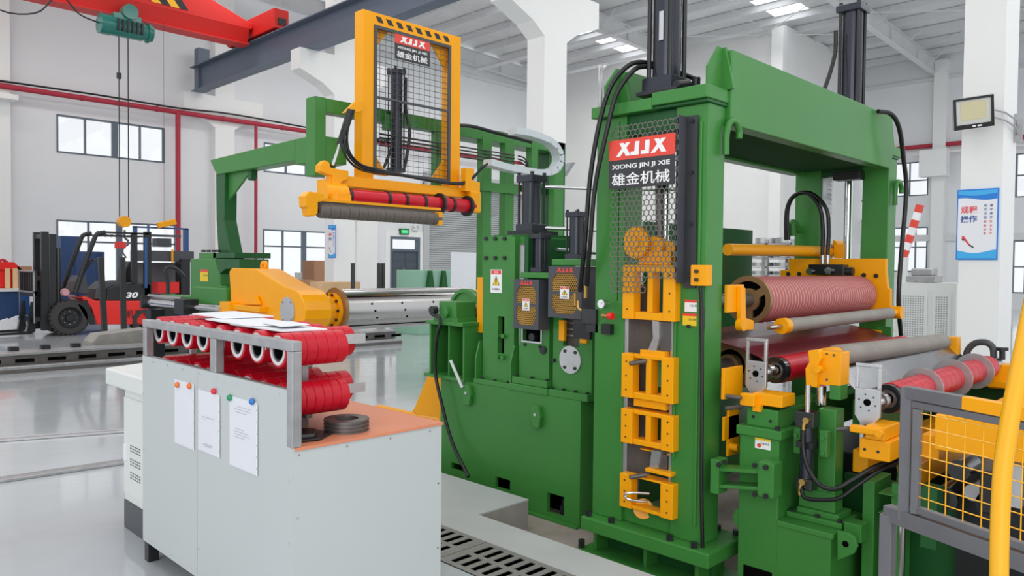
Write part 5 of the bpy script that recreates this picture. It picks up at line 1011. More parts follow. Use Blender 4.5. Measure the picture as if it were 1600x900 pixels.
# floodlight on the column
c = at(1521, 176, X=11.55); fl = T('floodlight', 'square black floodlight on a bracket at the white column', 'floodlight', c)
ux = Vector((.42, -.9, .10)).normalized(); n_ = Vector((-.85, -.40, -.25)).normalized(); n_ = (n_-ux*n_.dot(ux)).normalized(); uz = ux.cross(n_); uz = uz if uz.z > 0 else -uz
def fl_box(u0, u1, v0, v1, w0, w1, mm, nm, p): q = MB(); q.prism([c+ux*u+uz*v+n_*w0 for u, v in ((u0, v0), (u1, v0), (u1, v1), (u0, v1))], n_*(w1-w0)); return q.build(nm, mm, p)
hw, hh = .235, .205
hs_ = fl_box(-hw, hw, -hh, hh, -.08, 0, BLK2, 'lamp_housing', fl)
fl_box(-hw, hw, hh-.03, hh, 0, .02, BLK2, 'bezel', fl); fl_box(-hw, hw, -hh, -hh+.06, 0, .02, BLK2, 'bezel', fl); fl_box(-hw, -hw+.032, -hh+.06, hh-.022, 0, .02, BLK2, 'bezel', fl); fl_box(hw-.032, hw, -hh+.06, hh-.022, 0, .02, BLK2, 'bezel', fl)
fl_box(-hw+.022, hw-.022, -hh+.06, hh-.022, 0, .004, LAMPG, 'reflector', fl); fl_box(-.15, .15, -.09, .15, .004, .008, LAMPY, 'led_plate', fl); fl_box(-.02, .02, -hh+.02, -hh+.04, .02, .022, SIGNW, 'badge', fl); fl_box(.04, .09, -hh+.02, -hh+.04, .02, .022, SIGNW, 'badge', fl)
a = c+ux*.2; 
for dz in (.02, -.08): MB().tube([a+Vector((.02, 0, dz)), (11.9, 2.6, c.z+dz), (12.3, 2.55, c.z+dz-.05), (12.6, 2.6, c.z+dz-.12)], .014, 6, 0).build('bracket_arm', GALV, fl)
MB().box(12.55, 12.6, 2.53, 2.63, c.z-.3, c.z+.1).build('bracket_plate', GALV, fl)
# posters
def poster(X, r, lab, small=False):
    a = at(r[0], r[1], X=X); b = at(r[2], r[3], X=X); y1, y0, z1, z0 = a.y, b.y, a.z, b.z; W, Hh = y1-y0, z1-z0
    p = T('poster', lab, 'poster', (X, y0, z0)); MB().box(X, X+.02, y0, y1, z0, z1).build('poster_board', BLUEP, p); MB().box(X-.004, X, y0+W*.03, y1-W*.03, z0+Hh*.02, z1-Hh*.02).build('poster_field', PAPER, p)
    def wv(v0, v1, mm, amp, ph, top):
        n = 14; e1 = [(u/n, (v1 if top else v0)) for u in range(n+1)]; e2 = [(u/n, (v0 if top else v1)+amp*math.sin(u/n*5+ph)) for u in range(n, -1, -1)]
        MB().prism([(X-.006-(.002 if mm == BLUEL else 0), y1-W*(.03+.94*u), z0+Hh*v) for u, v in e1+e2], (.002, 0, 0)).build('wave_band', mm, p)
    wv(.86, .98, BLUEP, .02, 1, True); wv(.92, .98, BLUEL, .015, 2.4, True); wv(.02, .12, BLUEL, .025, 2.5, False); wv(.02, .07, BLUEP, .02, 3.4, False)
    text('规程', (X-.006, y1-W*.10, z0+Hh*.66), NY, UP, Hh*.1, REDT, 'lettering', p, width=W*.4, bold=.02); text('操作', (X-.006, y1-W*.10, z0+Hh*.53), NY, UP, Hh*.1, BLUET, 'lettering', p, width=W*.4, bold=.02)
    for col_, u in ((0, .66), (1, .80)):
        for k, ch in enumerate('遵守操作安全生产' if col_ else '规范流程提高效率'): text(ch, (X-.006, y1-W*u, z0+Hh*(.745-.056*k)), NY, UP, Hh*.035, BLUET if k < 4 else REDT, 'lettering', p)
    def sp_(u, v): return (X-.006, y1-W*u, z0+Hh*v)
    MB().prism([sp_(.13, .33), sp_(.19, .34), sp_(.34, .22), sp_(.32, .2)], (.002, 0, 0)).build('pen_picture', REDT, p); MB().prism([sp_(.13, .31), sp_(.21, .285), sp_(.19, .27), sp_(.15, .28)], (.002, 0, 0)).build('pen_picture', BLK, p); MB().prism([sp_(.34, .22), sp_(.32, .2), sp_(.43, .165), sp_(.44, .18)], (.002, 0, 0)).build('pen_picture', BLK, p)
poster(11.98, (1496, 297, 1558, 406), 'large blue and white poster with red and blue characters on the right column')
poster(11.98, (513, 352, 524, 403), 'narrow looking blue and white poster on the column behind the drum')
# ================================================================ DECOILER
de = T('decoiler', 'yellow arm decoiler with a horizontal steel expanding mandrel', 'machine', (4.5, 8.5, 0))
dy, dz, R = 7.92, 1.07, .25
dm = MB().cyl((5.0, dy, dz), (7.0, dy, dz), R, n=56).build('mandrel', STEEL, de)
for a in (.9, 2.45, 4.0, 5.6): MB().box(5.02, 6.99, dy+(R+.001)*math.cos(a)-.008, dy+(R+.001)*math.cos(a)+.008, dz+(R+.001)*math.sin(a)-.004, dz+(R+.001)*math.sin(a)+.004).build('segment_gap', VOID, dm)
q = MB()
for x in (5.35, 5.8, 6.3, 6.8):
    for a in (2.85, 3.2, 3.55): 
        c = Vector((x+.12*(a-3), dy+R*math.cos(a), dz+R*math.sin(a))); q.cyl(c, c+Vector((0, .003*math.cos(a), .003*math.sin(a))), .014, n=10)
q.build('screw_hole', VOID, dm)
MB().ann((4.96, dy, dz), (5.0, dy, dz), R+.015, .14, 40).build('end_flange', BRONZE, de); MB().cyl((4.965, dy, dz), (4.99, dy, dz), .2, n=30).build('flange_disc', DSTEEL, de)
MB().cyl((4.6, dy, dz), (4.96, dy, dz), .17, n=36).build('yellow_hub', YEL, de); hbf = MB().cyl((4.9, dy, dz), (4.955, dy, dz), .205, n=36).build('hub_flange', YEL, de)
bolts([(4.9, dy+.19*math.cos(a), dz+.19*math.sin(a)) for a in [k*math.pi/5 for k in range(10)]], (-1, 0, 0), .018, .02, 'bolt', BLK, hbf)
X = 4.35
q = MB(); q.PX(X, .34, [(362, 520), (362, 500), (358, 424), (362, 419), (398, 420), (428, 438), (444, 448), (454, 451), (462, 454), (469, 461), (474, 471), (477, 485), (476, 499), (471, 511), (462, 519)]); q.build('arm_housing', YEL, de, bev=.012)
c = at(450, 486, X=X); cv = MB().cyl(c, c-Vector((.015, 0, 0)), .16, n=40).build('round_cover', ALU, de); bolts([c+Vector((-.015, .135*math.cos(a), .135*math.sin(a))) for a in (.8, 2.3, 3.9, 5.4)], (-1, 0, 0), .01, .005, 'bolt', DSTEEL, cv)
c = at(413, 416, X=X+.2); MB().ann(c-Vector((.02, 0, 0)), c+Vector((.02, 0, 0)), .07, .03, 20).build('lifting_eye', YEL, de); MB().cyl(at(378, 417, X=X+.2), at(378, 406, X=X+.2), .035, n=14).build('breather', BLK, de)
MB().X(X-.1, .1, 345, 474, 405, 488).build('side_bracket', YEL, de, bev=.006); MB().X(X-.14, .16, 343, 471, 358, 494).build('bracket_block', YEL, de, bev=.006); MB().PX(X-.05, .04, [(378, 476), (398, 462), (404, 476)]).build('gusset', YEL, de)
MB().box(X+.05, X+.6, 8.4, 9.2, 0, .95).build('base', GD, de)
bk = T('decoiler_carriage', 'sloped green carriage body with a yellow warning label behind the yellow arm', 'machine', (4.6, 10, 0)); X = 4.45
q = MB(); q.PX(X, .5, [(297, 468), (297, 404), (334, 404), (343, 428), (343, 446), (352, 447), (352, 480)]); q.build('body', G, bk, bev=.02)
q = MB(); q.PX(X-.15, .2, [(248, 470), (250, 460), (297, 462), (300, 447), (345, 450), (352, 450), (352, 478)]); q.build('body_skirt', G, bk, bev=.02)
q = MB(); q.PX(X, .4, [(336, 404), (374, 405), (374, 420), (352, 420), (343, 428)]); q.build('body_shoulder', GD, bk)
MB().X(X+.05, .4, 311, 395, 337, 404).build('top_flange', G, bk); MB().X(X+.05, .5, 333, 395, 367, 403).build('top_flange', GD, bk)
bolts([at(x, 394, X=X+.1) for x in (318, 326, 334, 341)], (0, 0, 1), .03, .03, 'bolt', BLK, bk, 10); MB().box(X+.05, X+.45, at(350, 450, X=X).y, at(300, 450, X=X).y, 0, .95).build('base', GD, bk)
label_plain(X-.003, (313, 421, 325, 440), WARN, SIGNR, bk, ('注意',))
# hydraulic cylinder of the arm
ac = T('arm_cylinder', 'long bright hydraulic cylinder lying behind the ring cabinet', 'hydraulic cylinder', (4.2, 10.5, .95)); a = at(233, 472, X=4.2); b = at(284, 478, X=4.2); c = at(345, 484, X=4.2); c0 = Vector((4.2, c.y, c.z)); 
MB().cyl(a, b, .062, n=20).build('barrel', CHROME, ac); MB().cyl(a+Vector((0, 0, .09)), b+Vector((0, 0, .09)), .03, n=12).build('upper_tube', STEEL, ac); MB().bar(b, b.lerp(c, .25), .2, .2).build('cylinder_head', BLK, ac); MB().cyl(b, c, .03, n=14).build('piston_rod', CHROME, ac); MB().bar(a.lerp(b, -.06), a, .2, .18).build('cylinder_head', BLK, ac)
MB().bar((4.25, a.y-.1, 0), (4.25, a.y-.1, .93), .2, .2).build('cylinder_support', BLK, ac)
# press arm
X = 4.6
pa = T('press_boom', 'angled green post and box arm reaching over the decoiler', 'machine arm', (4.7, 10.4, 1.7))
q = MB(); q.PX(X, .2, [(328, 250), (461, 217), (461, 251), (338, 273)]); q.build('arm', G, pa, bev=.01)
q = MB(); q.PX(X+.02, .18, [(337, 272), (351, 270), (350, 344), (360, 396), (341, 396), (338, 345)]); q.build('post', GD, pa, bev=.01)
MB().PX(X+.08, .03, [(351, 270), (389, 262), (389, 270), (352, 320)]).build('gusset', G, pa); MB().PX(X+.07, .08, [(387, 266), (393, 264), (393, 276), (390, 282), (387, 281)]).build('stop_lug', GD, pa)
za, zb = at(461, 217, X=X).z, at(461, 251, X=X).z; ye = at(461, 230, X=X).y; MB().box(X, X+.42, ye-.45, ye, zb-.05, za).build('arm_head', G, pa, bev=.01); MB().lathe((X+.25, ye-.2, zb-.05), (0, 0, -1), [(0, .16), (.1, .1), (.1, 0)], 20).build('swivel', GD, pa)
# gantry
gt = T('overhead_gantry', 'green overhead frame of posts and beams behind the yellow lift frame', 'frame', (4.6, 7.9, 2)); Y = 7.85
def gx(px, Yp): return at(px, 450, Y=Yp).x
zt_, zb_ = 3.52, 3.36
MB().box(gx(484, Y), gx(501, Y), Y-.1, Y+.1, 2.62, zt_).build('hanger_post', G, gt, bev=.006); MB().box(gx(500, Y), gx(697, Y), Y-.08, Y+.08, zb_, zt_).build('beam', G, gt, bev=.006); MB().box(gx(697, Y), gx(876, Y), Y-.05, Y+.3, zt_-.16, zt_).build('beam', G, gt, bev=.006)
for p0, p1, z0 in ((676, 690, 2.5), (748, 762, 0), (783, 797, 0), (824, 834, 1.2), (860, 874, 0)): MB().box(gx(p0, Y), gx(p1, Y), Y-.06, Y+.06, z0, zt_-.1).build('post', G, gt, bev=.005)
MB().box(gx(745, Y), gx(800, Y), Y-.1, Y-.0, at(760, 300, Y=Y).z, at(760, 286, Y=Y).z).build('lower_beam', G, gt); MB().box(gx(800, Y), gx(874, Y), Y+.15, Y+.2, at(840, 300, Y=Y).z, at(840, 290, Y=Y).z).build('lower_beam', GD, gt); MB().box(gx(862, Y), gx(877, Y), Y-.05, Y+.4, 1.9, zt_).build('end_panel', GD, gt)
MB().Y(Y-.15, .1, 604, 178, 622, 205).build('cylinder_bracket', G, gt, bev=.005)
for k in range(4): MB().cyl((gx(590, Y-.1), Y-.12, 3.2-k*.045), (gx(800, Y-.1), Y-.12, 3.2-k*.045), .011, n=6).build('pipe_line', BLK, gt)
for k in range(3): MB().tube([(gx(798, Y), Y-.12, 3.2-k*.045), (gx(806, Y), Y-.15, 3.17-k*.045), (gx(812-k*2, Y), Y-.15, 3.05), (gx(812-k*2, Y), Y-.15, 2.8)], .011).build('pipe_line', BLK, gt)
lcy = cyl_unit('lift_frame_cylinder', 'black hydraulic cylinder standing behind the wire mesh of the yellow frame', gx(622, 7.62), 7.68, 2.75, 4.0, .072)
MB().tube([at(634, 122, Y=7.6), at(634, 170, Y=7.58), at(640, 205, Y=7.58), at(637, 235, Y=7.58), at(632, 262, Y=7.6)], .02).build('hydraulic_hose', HOSE, label='black hose running down beside the cylinder behind the mesh', cat='hose')
MB().tube([at(584, 217, Y=7.6), at(600, 222, Y=7.6), at(618, 212, Y=7.62)], .018).build('hydraulic_hose', HOSE, label='short black hose entering the mesh area from the left', cat='hose'); MB().tube([at(600, 262, Y=7.65), at(610, 235, Y=7.65), at(617, 215, Y=7.65)], .018).build('hydraulic_hose', HOSE, label='slanting black hose left of the cylinder behind the mesh', cat='hose')
# yellow lift frame
Y = 7.45
lf = T('press_roller_hoist', 'yellow rectangular lift frame with black wire mesh and hazard marks', 'frame', (5.6, Y, 2.4))
xl, xl2, xr2, xr = gx(565, Y), gx(582.5, Y), gx(701, Y), gx(717, Y); zt_ = at(565, 13, Y=Y).z; zt2 = at(565, 33, Y=Y).z; zbt = at(582, 271, Y=Y).z; zb3 = zbt-.06
MB().box(xl, xl2, Y, Y+.17, zb3, zt_).build('frame_post', YEL, lf, bev=.006); MB().box(xr2, xr, Y, Y+.17, zb3, zt_).build('frame_post', YEL, lf, bev=.006); tb_ = MB().box(xl2, xr2, Y, Y+.17, zt2, zt_).build('frame_head', YEL, lf, bev=.006)
for k in range(8):
    x0 = xl2+.0+(xr2-xl2)*(k+.12)/8; h = zt_-zt2
    MB().prism([(x0, Y-.002, zt_-h*.28), (x0+.075, Y-.002, zt_-h*.28), (x0+.115, Y-.002, zt_-h*.72), (x0+.04, Y-.002, zt_-h*.72)], (0, .003, 0)).build('hazard_mark', BLK, tb_)
q = MB(); t = .035
for b in ((xl2, xl2+t, zbt, zt2), (xr2-t, xr2, zbt, zt2), (xl2+t, xr2-t, zbt, zbt+t), (xl2+t, xr2-t, zt2-t, zt2), (xl2+t, xr2-t, (zbt+zt2)/2+.02, (zbt+zt2)/2+.045)): q.box(b[0], b[1], Y-.015, Y+.015, b[2], b[3])
q.build('mesh_frame', DARKG, lf); q = MB(); nx, nz = 14, 25
for k in range(1, nx): x = xl2+(xr2-xl2)*k/nx; q.cyl((x, Y, zbt), (x, Y, zt2), .0035, n=4)
for k in range(1, nz): z = zbt+(zt2-zbt)*k/nz; q.cyl((xl2, Y+.006, z), (xr2, Y+.006, z), .0035, n=4)
q.build('wire_mesh', DARKG, lf, kind='stuff')
for sx, x in ((1, xl2), (-1, xr2)):
    for sz, z in ((1, zbt), (-1, zt2)): MB().prism([(x, Y+.07, z), (x+sx*.26, Y+.07, z), (x, Y+.07, z+sz*.32)], (0, .03, 0)).build('corner_gusset', YEL, lf)
# sign on the mesh
a = at(617, 52, Y=Y-.02); b = at(671, 103, Y=Y-.02); x0, x1 = a.x, b.x; z1, z0 = a.z, at(617, 91, Y=Y-.02).z; zm = z0+(z1-z0)*.63
sg = MB().box(x0, x1, Y-.024, Y-.018, z0, zm).build('logo_sign', SIGNB, lf); MB().box(x0, x1, Y-.024, Y-.018, zm, z1).build('sign_header', SIGNR, sg); W = x1-x0
logo((x0+W*.14, Y-.0245, zm+(z1-zm)*.17), PXX, (z1-zm)*.66, W*.72, SIGNW, sg, t=.003); text('XIONG JIN JI XIE', (x0+W*.06, Y-.026, z0+(zm-z0)*.65), PXX, UP, (zm-z0)*.2, SIGNW, 'lettering', sg, width=W*.86, bold=.02); text('雄金机械', (x0+W*.05, Y-.026, z0+(zm-z0)*.12), PXX, UP, (zm-z0)*.42, SIGNW, 'lettering', sg, width=W*.88, bold=.01)
# lower yellow beam and rollers
Yb = 7.35; ZL = 2.62
MB().box(4.62, gx(752, 7.3)-.06, Yb, Yb+.2, ZL-.14, ZL-.02).build('lower_beam', YEL, lf, bev=.01); MB().box(4.62, 6.6, Yb+.2, Yb+.4, ZL-.16, ZL-.05).build('lower_beam', YEL, lf)
MB().PY(7.3, .1, [(500, 258), (508, 250), (515, 254), (517, 262), (545, 267), (545, 280), (534, 284), (532, 292), (520, 292), (520, 275), (500, 268)]).build('left_arm', YEL, lf, bev=.008)
MB().Y(7.32, .1, 516, 264, 530, 310).build('left_hanger', YEL, lf, bev=.01)
c = at(514, 301, Y=7.2); MB().cyl((c.x-.02, 7.3, 2.375), (c.x+.25, 7.3, 2.375), .12, n=32).build('left_drum', YEL, lf, bev=.006)
MB().Y(7.22, .1, 737, 298, 752, 333).build('right_hanger', YEL, lf, bev=.02); MB().Y(7.25, .1, 728, 262, 741, 300).build('right_bracket', YEL, lf, bev=.005); MB().Y(7.24, .14, 735, 283, 750, 303).build('right_bracket', YEL, lf, bev=.005)
MB().PX(4.95, .05, [(546, 160), (562, 155), (566, 172), (556, 177)]).build('ear', YEL, lf) if 0 else MB().PY(7.35, .06, [(538, 176), (556, 158), (566, 156), (568, 170), (562, 175)]).build('ear_plate', YEL, lf, bev=.004)
MB().cyl(at(520, 258, Y=7.3), at(531, 225, Y=7.3), .016, n=12).build('strut_rod', CHROME, lf); MB().cyl(at(531, 225, Y=7.3), at(547, 172, Y=7.3), .035, n=12).build('strut_body', BLK, lf)
rr = T('press_roller', 'red rubber press roller with black rings hanging under the yellow frame', 'roller', (4.7, 7.3, 2.3)); x0, x1 = gx(540, 7.3), gx(737, 7.3)
MB().cyl((x0, 7.3, 2.372), (x1, 7.3, 2.372), .083, n=32).build('red_sleeve', REDP, rr)
for px, r_ in ((541.5, .088), (601, .095), (628, .095), (657, .095), (684, .13), (702, .095), (727, .13)): x = gx(px, 7.3); MB().ann((x, 7.3, 2.372), (x+.035, 7.3, 2.372), r_, .08, 28).build('black_ring', BLK, rr)
br = T('lower_press_roller', 'brown segmented rubber roller below the red press roller', 'roller', (4.15, 7.0, 2.1)); x0, x1 = gx(497, 7.0), gx(686, 7.0); f = None; n = 14; g = (x1-x0)/n
for k in range(n):
    if f is None: f = MB().lathe((x0, 7.0, 2.158), (1, 0, 0), [(0, .02), (0, .062), (.015, .072), (g-.015, .072), (g-.002, .062), (g-.002, .02)], 28).build('rubber_segment', BROWNR, br)
    else: pc(f, 'rubber_segment', (k*g, 0, 0), br)
MB().box(x0+.02, x1, 7.02, 7.09, 2.2, 2.26).build('back_plate', BROWNR, br); MB().box(x0+.02, x1+.02, 7.0, 7.1, 2.262, 2.29).build('yellow_edge', YEL, br)
MB().PY(6.93, .14, [(477, 306), (484, 299), (506, 302), (508, 314), (497, 316), (497, 332), (492, 338), (484, 337), (482, 326), (478, 322)]).build('end_arm', YEL, br, bev=.008)
MB().Y(6.93, .14, 686, 331, 692, 352).build('end_arm', YEL, br, bev=.005); MB().box(4.45, 4.62, 7.05, 7.42, 2.27, 2.36).build('carrier_link', YEL, br)
MB().Y(7.5, .2, 532, 284, 560, 300).build('green_bracket', GD, lf); MB().box(5.2, 6.2, 7.55, 7.8, 2.3, 2.62).build('roller_carrier', GD, lf, bev=.02)
gh = 'black hoses draped along the yellow beam'
for k, (o, lab) in enumerate(((0, 'front black hose draped along the yellow beam'), (5, 'middle black hose draped along the yellow beam'), (9, 'rear black hose draped along the yellow beam'))):
    MB().tube([at(548+o*.6, 172, Y=7.3), at(534+o, 205, Y=7.28), at(536+o, 235, Y=7.26), at(552+o, 258-o*.3, Y=7.26), at(575+o, 268-o*.5, Y=7.28), at(620, 273-o*.2, Y=7.3), at(680, 284-o*.2, Y=7.3), at(722, 288-o*.3, Y=7.28), at(742, 276-o*.3, Y=7.25), at(752+o*.3, 262, Y=7.2), at(765, 255-o*.2, Y=7.2)], .014).build('hydraulic_hose', HOSE, label=lab, cat='hose', group=gh)
MB().tube([at(700, 196, Y=7.6), at(735, 197, Y=7.6), at(770, 206, Y=7.5), at(800, 214, Y=7.4), at(830, 222, Y=7.4)], .025).build('cable_bundle', HOSE, label='black cable bundle lying on top of the green gantry', cat='cable')
cc_ = T('cable_chain', 'grey plastic cable chain looping at the right end of the gantry', 'cable chain', (8, 7.2, 3)); Yc = 7.2
ctl = [(800, 205), (820, 208), (840, 214), (856, 221), (866, 230), (872, 242), (872, 254), (866, 265), (855, 270), (835, 270), (810, 266), (785, 261), (762, 254)]
pts = [at(x, y, Y=Yc) for x, y in ctl]; fine = []
for i in range(len(pts)-1):
    for k in range(3): fine.append(pts[i].lerp(pts[i+1], k/3))
fine.append(pts[-1])
for a, b in zip(fine, fine[1:]): MB().bar(a.lerp(b, .06), b.lerp(a, -.04), .16, .085, (0, 0, 1)).build('chain_link', CHAINM, cc_)
# yellow floor rail and brace behind the base
yr = T('coil_car_rail', 'yellow ribbed floor rail with a slanted brace behind the green base', 'rail', (5.0, 6, 0)); 
a = at(585, 625, X=4.7); MB().box(4.7, 4.78, 4.9, a.y, 0, .12).build('rail_side', YEL, yr); MB().box(5.3, 5.38, 4.9, a.y, 0, .12).build('rail_side', YEL, yr)
for k in range(12): MB().box(4.69, 4.7, 4.95+k*.13, 4.97+k*.13, .01, .11).build('rail_rib', YEL, yr)
MB().PX(4.45, .1, [(672, 577), (678, 577), (690, 600), (690, 660), (682, 652), (650, 648), (643, 645), (648, 636)]).build('brace', YEL, yr, bev=.005)
# ================================================================ BACKGROUND LEFT: forklift, track, stock
YF = 18.7
def fy(px): return at(px, 450, Y=YF).x
fk = T('forklift', 'red and black forklift facing left behind the floor track', 'forklift', (5.6, 19.2, 0))
def wheel(px, py, r, par, w_=.28, Y=YF-.02):
    c = at(px, py, Y=Y); w = MB().lathe((c.x, Y, r), (0, 1, 0), [(0, r*.62), (0, r*.9), (.04, r), (w_-.04, r), (w_, r*.9), (w_, r*.5)], 36).build('tyre', RUBBER, par)
    q = MB()
    for k in range(26):
        a = 2*math.pi*k/26; q.bar((c.x+r*math.cos(a), Y+.02, r+r*math.sin(a)), (c.x+(r+.0)*math.cos(a+.06), Y+w_-.02, r+r*math.sin(a+.06)), .045, .03, (math.cos(a), 0, math.sin(a)))
    q.build('tread_lug', RUBBER, w, kind='stuff'); rim = MB().lathe((c.x, Y+.01, r), (0, 1, 0), [(.0, r*.62), (.03, r*.56), (.06, r*.5), (.06, r*.25), (.02, r*.2), (.02, 0)], 30).build('rim', BLK, par)
    bolts([(c.x+r*.36*math.cos(a), Y+.07, r+r*.36*math.sin(a)) for a in [k*math.pi/4 for k in range(8)]], (0, -1, 0), .014, .02, 'wheel_nut', CHROME, rim)
wheel(110, 496, .385, fk); wheel(226, 505, .27, fk)
q = MB(); q.lathe((fy(110), YF+.85, .385), (0, 1, 0), [(0, 0), (0, .385), (.25, .385), (.25, 0)], 24); q.build('tyre', RUBBER, fk)
def YP_(r, Y, t, mm, nm, bev=.01): return MB().Y(Y, t, *r).build(nm, mm, fk, bev=bev)
MB().PY(YF, 1.1, [(131, 462), (150, 470), (233, 470), (233, 507), (152, 507), (143, 480), (128, 466)]).build('chassis', REDM, fk, bev=.02); MB().PY(YF-.02, .02, [(122, 476), (136, 468), (150, 507), (140, 507)]).build('wheel_arch', BLK, fk)
MB().PY(YF+.02, 1.05, [(167, 470), (168, 452), (180, 446), (236, 443), (237, 470)]).build('engine_hood', BLK, fk, bev=.02); MB().PY(YF+.2, .7, [(148, 468), (150, 452), (164, 440), (190, 440), (190, 468)]).build('floor_plate', DARKG, fk, bev=.02)
MB().PY(YF+.3, .5, [(160, 441), (188, 438), (194, 444), (162, 446)]).build('seat', BLK, fk, bev=.02); MB().PY(YF+.3, .5, [(193, 442), (196, 420), (203, 408), (211, 410), (213, 440)]).build('seat_back', BLK, fk, bev=.02)
for Y in (YF+.02, YF+1.0):
    MB().tube([at(118, 458, Y=YF)+Vector((0, Y-YF, 0)), at(130, 420, Y=YF)+Vector((0, Y-YF, 0)), at(146, 378, Y=YF)+Vector((0, Y-YF, 0)), at(152, 366, Y=YF)+Vector((0, Y-YF, 0)), at(165, 363, Y=YF)+Vector((0, Y-YF, 0))], .05, 6, 2).build('guard_pillar', BLK, fk)
    MB().Y(Y, .09, 206, 364, 215, 442).build('guard_pillar', BLK, fk); MB().Y(Y, .1, 226, 362, 237, 470).build('guard_pillar', BLK, fk)
    MB().Y(Y, .06, 152, 361, 285, 366).build('guard_rail', BLK, fk) if 0 else MB().Y(Y, .06, 152, 361, 234, 367).build('guard_rail', BLK, fk)
for px in range(158, 234, 9): x = fy(px); MB().box(x, x+.04, YF+.06, YF+1.0, 2.22, 2.25).build('guard_bar', BLK, fk)
zt_ = at(60, 361, Y=YF).z
for Y in (YF+.15, YF+.75):
    MB().box(fy(68), fy(80), Y, Y+.12, .12, zt_).build('mast_rail', BLK, fk, bev=.01); MB().box(fy(80), fy(92), Y, Y+.14, .12, zt_-.05).build('mast_rail', BLK2, fk, bev=.01); MB().cyl((fy(96), Y+.05, .3), (fy(96), Y+.05, zt_-.35), .04, n=12).build('lift_cylinder', BLK2, fk)
for z in (.3, 1.2, zt_-.15): MB().box(fy(70), fy(90), YF+.27, YF+.75, z, z+.1).build('mast_crossbar', BLK, fk)
q = MB(); xb0, xb1 = fy(53), fy(57); zb0_, zb1_ = at(50, 455, Y=YF).z, at(50, 426, Y=YF).z
for Y in [YF-.05+.15*k for k in range(9)]: q.box(xb0, xb1, Y, Y+.03, zb0_-.1, zb1_)
q.box(xb0, xb1, YF-.05, YF+1.18, zb1_, zb1_+.04); q.box(xb0-.01, xb1, YF-.05, YF+1.18, zb0_-.12, zb0_); q.box(xb0, xb1, YF-.05, YF+1.18, .3, .42); q.build('load_backrest', BLK, fk)
q = MB()
for a_ in ((YF-.06, YF-.03), (YF+1.16, YF+1.19)): q.box(xb0-.02, xb0, a_[0], a_[1], .3, zb1_+.04)
q.box(xb0-.02, xb0, YF-.06, YF+1.19, zb1_+.02, zb1_+.05); q.box(xb0-.02, xb0, YF-.06, YF+1.19, zb0_-.04, zb0_-.01); q.build('backrest_edge', GALV, fk)
for Y in (YF+.1, YF+.85): MB().prism([(fy(52), Y, .75), (fy(56), Y, .75), (fy(57), Y, .12), (fy(50), Y, .06), (fy(52)-1.2, Y, .06), (fy(52)-1.2, Y, .09), (fy(52)-.1, Y, .12)], (0, .13, 0)).build('fork', BLK2, fk)
MB().cyl(at(126, 432, Y=YF+.4), at(139, 412, Y=YF+.4), .03, n=10).build('steering_column', BLK, fk); c = at(139, 412, Y=YF+.4); MB().ann(c, c+Vector((-.02, 0, .03)), .17, .14, 20).build('steering_wheel', BLK, fk); MB().PY(YF+.2, .6, [(112, 458), (118, 440), (124, 430), (134, 432), (140, 460)]).build('dashboard', DARKG, fk, bev=.02)
c = at(103, 457, Y=YF-.04); MB().lathe((c.x, YF-.05, c.z), (0, 1, 0), [(0, 0), (0, .07), (.1, .09), (.12, 0)], 18).build('head_lamp', mat('lamp_pink', (200, 150, 155), .3), fk)
MB().cyl(at(228, 372, Y=YF-.04), at(228, 450, Y=YF-.04), .035, n=10).build('blue_label_strip', BLUE, fk); text('30', (fy(196), YF-.0, at(196, 466, Y=YF).z), PXX, UP, .14, SIGNW, 'lettering', fk, width=.28, bold=.04, shear=.2); text('机灵宝', (fy(197), YF-.012, at(196, 497, Y=YF).z), PXX, UP, .18, BLK, 'lettering', fk, width=.5)
# floor track with black clamps
tk = T('floor_track', 'low grey slotted steel floor track with black clamps along its back', 'track', (4, 12.9, 0)); TX1 = 9.6
MB().box(-4, TX1, 12.75, 13.45, 0, .05).build('track_bed', DSTEEL, tk); MB().box(-4, TX1, 12.75, 12.9, .05, .1).build('front_lip', GALV, tk, bev=.01); MB().box(-4, TX1, 12.98, 13.02, .05, .24).build('slotted_web', DSTEEL, tk); MB().box(-4, TX1, 12.94, 13.42, .24, .27).build('track_top', GALV, tk)
sl0 = None
for k in range(26):
    x = -1+k*.42
    if sl0 is None: sl0 = MB().box(x, x+.24, 12.965, 12.98, .13, .18).build('slot', VOID, tk); cl0 = MB().box(x, x+.12, 13.3, 13.44, .27, .33).build('clamp', BLK, tk)
    else: pc(sl0, 'slot', (k*.42, 0, 0), tk); pc(cl0, 'clamp', (k*.42, 0, 0), tk) if x < 3.9 else None
# concrete block and two dark posts
MB().prism([(4.0, 13.6, 0), (6.4, 13.6, 0), (6.4, 13.6, .35), (5.1, 13.6, .35), (4.9, 13.6, .48), (4.1, 13.6, .42), (4.0, 13.6, .3)], (0, .5, 0)).build('concrete_block', CONC, label='rough grey concrete block behind the floor track', cat='block')
for (a, b, lab) in ((at(165, 548, Z=0), (157, 402), 'leaning dark steel post in front of the forklift wheel side'), (at(194, 541, Z=0), (191, 402), 'upright dark steel post before the forklift body')):
    t_ = at(b[0], b[1], Y=a.y-.1); MB().bar(a, t_, .085, .085).build('steel_post', mat('post_dark_%d' % b[0], (50, 52, 52), .5), label=lab, cat='post', group='dark steel posts before the forklift')
